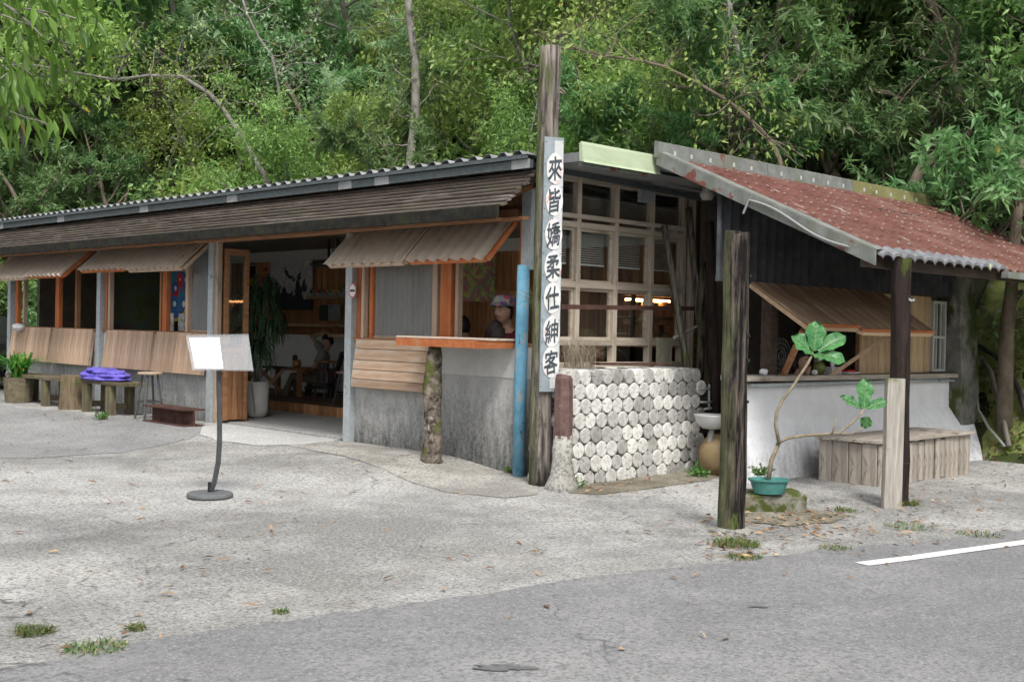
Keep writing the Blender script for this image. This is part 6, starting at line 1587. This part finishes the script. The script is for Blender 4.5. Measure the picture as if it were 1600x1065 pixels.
for row, (d0, d1, step, smin, smax) in enumerate(((.9, 2.0, 88, .55, .8), (2.6, 4.4, 92, .85, 1.15), (5.6, 8.0, 120, 1.1, 1.45))):
    px = -180 + row * 23
    while px < 1800:
        k = kind_at(px); p = slope_at(px, rt.uniform(d0, d1) + (2.2 if px > 1470 and row < 2 else 1.0 if px > 1250 and row < 1 else 0)); s = rt.uniform(smin, smax)
        plant('broadleaf_tree', '%s tree %s behind %s' % (DS[k], RW[row], ZN(px)), 'tree', rt.choice(K[k]), p, rt.uniform(0, 6.283), (s * 1.05, s), 'trees of the wooded slope')
        px += step * rt.uniform(.75, 1.25)
for row, (d0, d1, step) in enumerate(((.15, .8, 52), (1.5, 2.6, 70), (3.5, 5, 100), (6, 9, 110))):
    px = -120
    while px < (1380 if row == 0 else 1430 if row == 1 else 1750):
        k = kind_at(px); p = slope_at(px, rt.uniform(d0, d1)); s = rt.uniform(.8, 1.35) * (1 if row < 3 else 1.9)
        plant('leafy_shrub', '%s shrub %s behind %s' % (DS[k], RS[row], ZN(px)), 'shrub', rt.choice(S_[k]), p, rt.uniform(0, 6.283), (s, s), 'shrubs of the wooded slope', ('stems', 'foliage'))
        px += step * rt.uniform(.75, 1.25)
for px, d, s in ((700, -.6, 1.0), (745, -.7, 1.15), (785, -.6, .9), (600, -.4, .9), (980, .1, 1.0)):
    p = slope_at(px, d); plant('broad_leaved_shrub', 'bright broad leaved shrub above the roof at %s' % {700: 'its right part', 745: 'the right of the slim grey trunk', 785: 'the left of the tall pole', 600: 'the left of the slim grey trunk', 980: 'the pale green fascia'}[px], 'shrub', BIG, V(p.x, p.y, max(p.z, 2.1)), rt.uniform(0, 6), (s, s), 'broad leaved shrubs above the roof', ('stems', 'foliage'))
# single trees that stand out
def bare_tree(name, label, pxs, r0, r1, ref, m, twigs=26, seed=1, leafm=None):
    t = thing(name, label, 'tree', ref); rr = random.Random(seed); P_ = [pxat(*q, ref) for q in pxs]; g0 = P_[0]; P_ = [V(g0.x, g0.y, min(g0.z - .1, hill(g0.x, g0.y) - .3))] + P_; n = len(P_)
    mb = MB().tube(P_, [r0 + (r1 - r0) * i / (n - 1) for i in range(n)], 8, jit=.06); anch = []
    tw = Tree(seed)
    for k in range(twigs):
        i = rr.randrange(n // 3, n); d = V(rr.gauss(0, 1), rr.gauss(0, 1), rr.gauss(.3, .8)); tw.limb(P_[i], d, rr.uniform(.6, 1.6), .014, 1, .1, .25, 6, 4, .2)
    mb.build('trunk', m, t, smooth=True); tw.mb.build('twigs', m, t)
    v, f, ti = tw.leaves(2, .11, .05, .2); link('crown', np_mesh('crown', v, f, leafm or leaf_lime, ti), None, t)
r1_ = slope_at(415, .3); r1_.z = 0
bare_tree('leaning_pale_tree', 'pale bare trunk leaning left over the café roof with thin twigs', [(420, 290), (412, 272), (390, 235), (365, 195), (345, 165), (325, 145), (285, 120), (235, 118), (180, 125), (110, 112), (40, 100), (-40, 108)], .075, .018, slope_at(415, .2), bark, 34, 3)
bare_tree('slim_grey_tree', 'straight slim grey trunk standing behind the café roof ridge', [(640, 262), (644, 225), (649, 180), (650, 130), (647, 80), (640, 30), (636, -20)], .10, .07, slope_at(645, .5), bark, 10, 4, leaf_mid)
bare_tree('forked_pale_tree', 'thin pale trunk with a high fork behind the middle of the roof', [(450, 275), (445, 220), (440, 170), (432, 120), (425, 88), (405, 60), (385, 20), (375, -15)], .045, .02, slope_at(450, .3), bark, 18, 5, leaf_blue)
bare_tree('twisted_tree', 'twisted multi-stemmed trunk behind the red roof', [(1420, 300), (1440, 262), (1475, 232), (1510, 215), (1525, 190), (1500, 150), (1490, 100), (1500, 40)], .09, .04, slope_at(1440, 1.2), bark_b, 20, 6, leaf_dark)
bare_tree('pale_stem_tree', 'pale mottled stem behind the left part of the red roof', [(1175, 240), (1168, 190), (1160, 150), (1158, 110), (1150, 60), (1140, 10), (1135, -20)], .06, .04, slope_at(1170, .7), bark, 14, 7, leaf_dark)
bare_tree('spreading_branch_tree', 'long bare branches reaching left above the painted pole', [(1222, 262), (1212, 235), (1196, 212), (1175, 190), (1140, 160), (1090, 130), (1040, 105), (1000, 95), (950, 88), (905, 78), (870, 60)], .045, .012, slope_at(1100, .1), bark_b, 30, 8, leaf_lime)
bare_tree('bank_tree', 'upright dark trunk rooted in the mossy bank at the right edge', [(1572, 545), (1575, 500), (1580, 450), (1583, 400), (1590, 330), (1600, 250)], .10, .06, slope_at(1575, .35) , bark_b, 12, 9, leaf_dark)
# foliage that hangs over the right end of the red roof
for px, d, s in ((1530, .9, 1.0), (1590, .9, 1.1)):
    p = slope_at(px, d); plant('overhanging_shrub', 'dark leafy shrub spilling over the %s of the red roof' % {1470: 'mossy end of the ridge', 1530: 'upper right slope', 1590: 'far right edge'}[px], 'shrub', rt.choice(S_['dark']), V(p.x, p.y, max(2.7, p.z + 1.2)), rt.uniform(0, 6), (s, s), 'shrubs over the red roof', ('stems', 'foliage'))
# near branch that hangs into the top left corner
nb = Tree(77); nb0 = CAM + ray(-120, -80) * 6.2
for a, b in (((-120, -80), (60, 10)), ((-130, 20), (40, 70)), ((-100, -60), (110, -20)), ((-140, 90), (10, 190))):
    A_, B_ = CAM + ray(*a) * 6.2, CAM + ray(*b) * 5.9; nb.limb(A_, B_ - A_, (B_ - A_).length, .016, 1, -.05, .1, 7, 5, .3)
nt_ = thing('near_branch_tree', 'bright leafy branch hanging into the top left corner', 'tree', (nb0.x, nb0.y, 0))
nb.mb.tube([V(nb0.x - .5, nb0.y + .5, -.2), V(nb0.x - .5, nb0.y + .5, 2), V(nb0.x - .1, nb0.y + .1, 4.0), nb0], [.16, .13, .08, .03], 9)
nb.mb.build('trunk', bark, nt_, smooth=True)
v, f, t = nb.leaves(5, .145, .034, .07, .9); link('crown', np_mesh('crown', v, f, leafmat('bright near leaves', (.06, .13, .02), (.17, .30, .05), trans=.45), t), None, nt_)

# grasses, weeds, ferns
grass_m = leafmat('grass blades', (.06, .12, .025), (.17, .26, .07), odd=(.33, .27, .13), odd_at=.8)
dry_m = leafmat('dry stalks', (.24, .20, .14), (.45, .40, .31), odd=(.3, .25, .2))
def blades(n, L, w, R, seed, arch=.6, flat=1.0):
    g = np.random.default_rng(seed); a = g.uniform(0, 6.283, n); r = R * np.sqrt(g.uniform(0, 1, n)); b = np.stack([r * np.cos(a), r * np.sin(a), np.zeros(n)], 1)
    th = g.uniform(0, 6.283, n); out = np.stack([np.cos(th), np.sin(th), np.zeros(n)], 1); sd = np.stack([-np.sin(th), np.cos(th), np.zeros(n)], 1); l = L * g.uniform(.5, 1.15, n)[:, None]; ar = arch * g.uniform(.3, 1.3, n)[:, None]
    z = np.array([0, 0, 1.0]); p1 = b + out * l * .2 * ar + z * l * .45 * flat; p2 = b + out * l * .55 * ar + z * l * (.85 - .2 * ar) * flat; p3 = b + out * l * ar + z * l * (1.0 - .55 * ar) * flat
    v = np.stack([b - sd * w * .6, b + sd * w * .6, p1 + sd * w, p1 - sd * w, p2 + sd * w * .7, p2 - sd * w * .7, p3], 1).reshape(-1, 3)
    f = np.array([[0, 1, 2], [0, 2, 3], [3, 2, 4], [3, 4, 5], [5, 4, 6]]); F = (f[None] + 7 * np.arange(n)[:, None, None]).reshape(-1, 3); return v, F, np.repeat(g.uniform(0, 1, n), 7)
def grass_obj(name, label, cat, loc, n, L, w, R, seed, arch=.8, m=None, group=None, flat=1.0):
    v, f, t = blades(n, L, w, R, seed, arch, flat); return tag(link(name, np_mesh(name, v, f, m or grass_m, t), None, None, Matrix.Translation(Vector(loc))), label, cat, group)
for i, (px, py, n, L, R, lb_) in enumerate(((52, 988, 170, .09, .10, 'green grass tuft in the yard nearest the left edge'), (150, 1015, 170, .08, .15, 'half dry grass tuft on the seam of the asphalt'), (212, 984, 70, .07, .06, 'tiny grass tuft right of the larger left tufts'), (439, 958, 50, .06, .05, 'tiny grass tuft alone at the asphalt edge'),
                                       (1150, 852, 320, .12, .17, 'grass tuft at the foot of the lone square post'), (1162, 872, 150, .08, .13, 'low grass on the asphalt edge in front of the square post'), (1420, 790, 150, .12, .09, 'weed clump at the foot of the dark roof pole'), (1320, 800, 90, .10, .09, 'small weed beside the mossy kerb stone'), (1420, 825, 110, .08, .2, 'thin grass along the seam right of the kerb stone'), (1530, 838, 110, .08, .2, 'thin grass on the asphalt seam at the right'), (1305, 857, 90, .07, .12, 'short grass on the asphalt seam below the kerb stone'))):
    p = onZ(px, py, 0); grass_obj('grass_tuft', lb_, 'grass', (p.x, p.y, gh(p.x, p.y)), n, L * .55, .003, R * .9, 100 + i, 1.6)
for i, (px, py, z, s, lb_) in enumerate(((160, 655, .1, .8, 'fern like weed below the purple cloth bench'), (555, 690, .1, .6, 'small green fern beside the entrance post'), (800, 738, .02, .7, 'green weed at the foot of the blue pipe'), (842, 755, .0, .9, 'leafy weed at the foot of the tall sign pole'), (900, 760, 0, .6, 'leafy weed at the left end of the log wall'), (1098, 722, .0, 1.0, 'leafy weed at the right end of the log wall'), (1090, 745, .0, .8, 'low weeds below the water jar'), (1190, 742, .15, .7, 'herb growing in the teal planter'))):
    p = onZ(px, py, z); T = Tree(200 + i)
    for k in range(16):
        a = T.r.uniform(0, 6.283); T.limb((T.r.uniform(-.05, .05), T.r.uniform(-.05, .05), 0), (math.cos(a), math.sin(a), .9), .16 * T.r.uniform(.6, 1.2), .003, 0, .0, .2, 5)
    v, f, t = T.leaves(3, .045, .028, .012, .2); wd = thing('weed', lb_, 'weed', (p.x, p.y, max(z, gh(p.x, p.y))))
    mw = Matrix.Translation(V(p.x, p.y, max(z, gh(p.x, p.y)))) @ Matrix.Diagonal((s, s, s, 1))
    link('foliage', np_mesh('foliage', v, f, leafmat('weed leaves', (.05, .14, .02), (.13, .28, .05)) if i == 0 else bpy.data.materials['weed leaves'], t), None, wd, mw); tm = T.mb.mesh('stems'); link('stems', tm, bark_b, wd, mw)
for i, px in enumerate((795, 828, 900, 928, 955)):
    p = slope_at(px, .25 + .1 * i); p.z = max(p.z, 2.6); grass_obj('silver_grass', 'arching clump of tall silver grass above the roof, %s from the left' % ('first', 'second', 'third', 'fourth', 'fifth')[i], 'grass', (p.x, p.y, p.z - .6), 150, 1.75, .012, .25, 300 + i, .9, leafmat('silver grass', (.10, .19, .04), (.25, .36, .12)) if i == 0 else bpy.data.materials['silver grass'])
q = onY(905, 560, -.45)
grass_obj('dry_stalks', 'tangle of dry pale stalks on top of the log wall', 'dry plant', (q.x, -.45, 1.08), 240, .34, .0022, .17, 400, 1.0, dry_m)
q = onX(836, 480, -.16); 
grass_obj('pole_fern', 'tuft of narrow green leaves growing from the tall pole', 'fern', (-.2, -.28, q.z - .05), 70, .30, .005, .05, 401, 1.2, bpy.data.materials['grass blades'])
q = onX(15, 600, -.75)
fp_ = thing('leafy_planter', 'leafy fern in a wooden tub at the far left', 'plant', (-.6, q.y, .1))
v, f, t = blades(120, .5, .018, .12, 402, 1.0); link('foliage', np_mesh('foliage', v, f, bpy.data.materials['weed leaves'], t), None, fp_, Matrix.Translation(V(-.6, q.y, .48)))
MB().lathe([(0, 0), (.2, 0), (.24, .42), (.2, .42), (.19, .36), (0, .36)], (-.6, q.y, .08), 16).build('tub', w_mossy, fp_)
# fallen leaves
g = np.random.default_rng(9); pts = []
def litter(px, py, sx, sy, n, z=0.0):
    for _ in range(n):
        p = onZ(px + g.normal(0, sx), min(1060, py + g.normal(0, sy)), z); pts.append((p.x, p.y))
for a in ((420, 800, 260, 60, 40), (250, 880, 140, 60, 26), (80, 720, 120, 40, 26), (1230, 815, 70, 18, 110), (1330, 825, 120, 18, 120), (1480, 770, 70, 20, 40), (1150, 860, 50, 14, 50), (180, 662, 120, 6, 60), (980, 762, 70, 6, 40), (800, 850, 300, 70, 30), (1000, 950, 350, 60, 9), (1290, 750, 40, 8, 24), (1560, 725, 40, 12, 30)): litter(*a)
P_ = np.array([(x, y, gh(x, y) + .016) for x, y in pts]); n = len(P_); th = g.uniform(0, 6.283, n)
v, f = leaf_geo(P_, np.stack([np.cos(th), np.sin(th), g.normal(.1, .2, n)], 1), np.stack([g.normal(0, .3, n), g.normal(0, .3, n), np.ones(n)], 1), g.uniform(.04, .115, n), g.uniform(.013, .034, n), bend=.10)
tag(link('fallen_leaves', np_mesh('fallen_leaves', v, f, leafmat('dead leaves', (.15, .085, .045), (.40, .28, .17), odd=(.55, .4, .2), trans=.1, rough=.8), np.repeat(g.uniform(0, 1, n), 5)), None), 'dry brown leaves scattered over the yard', 'leaves', kind='stuff')

# creeping ground cover on the mossy bank
g = np.random.default_rng(19); xs2, ys2 = g.uniform(5.7, 7.6, 5200), g.uniform(-6.5, -1.2, 5200)
keep_ = np.array([noise.noise(V(x * 1.3, y * 1.3, 7)) > -.12 for x, y in zip(xs2, ys2)]); xs2, ys2 = xs2[keep_], ys2[keep_]
P_ = np.array([(x, y, hill(x, y) - .05 + .09 * noise.noise(V(x * 2.2, y * 2.2, 4))) for x, y in zip(xs2, ys2)]); n = len(P_)
D_ = g.normal(0, 1, (n, 3)) + np.array([-.8, 0, -.2]); v, f = leaf_geo(P_, D_, np.array([-.7, 0, .7]) + g.normal(0, .4, (n, 3)), g.uniform(.03, .085, n), g.uniform(.02, .05, n))
tag(link('creeping_plants', np_mesh('creeping_plants', v, f, leafmat('creeper leaves', (.05, .10, .025), (.20, .29, .08), odd=(.3, .2, .1), odd_at=.85), np.repeat(g.uniform(0, 1, n), 5)), None), 'small creeping plants covering the mossy bank', 'plants', kind='stuff')
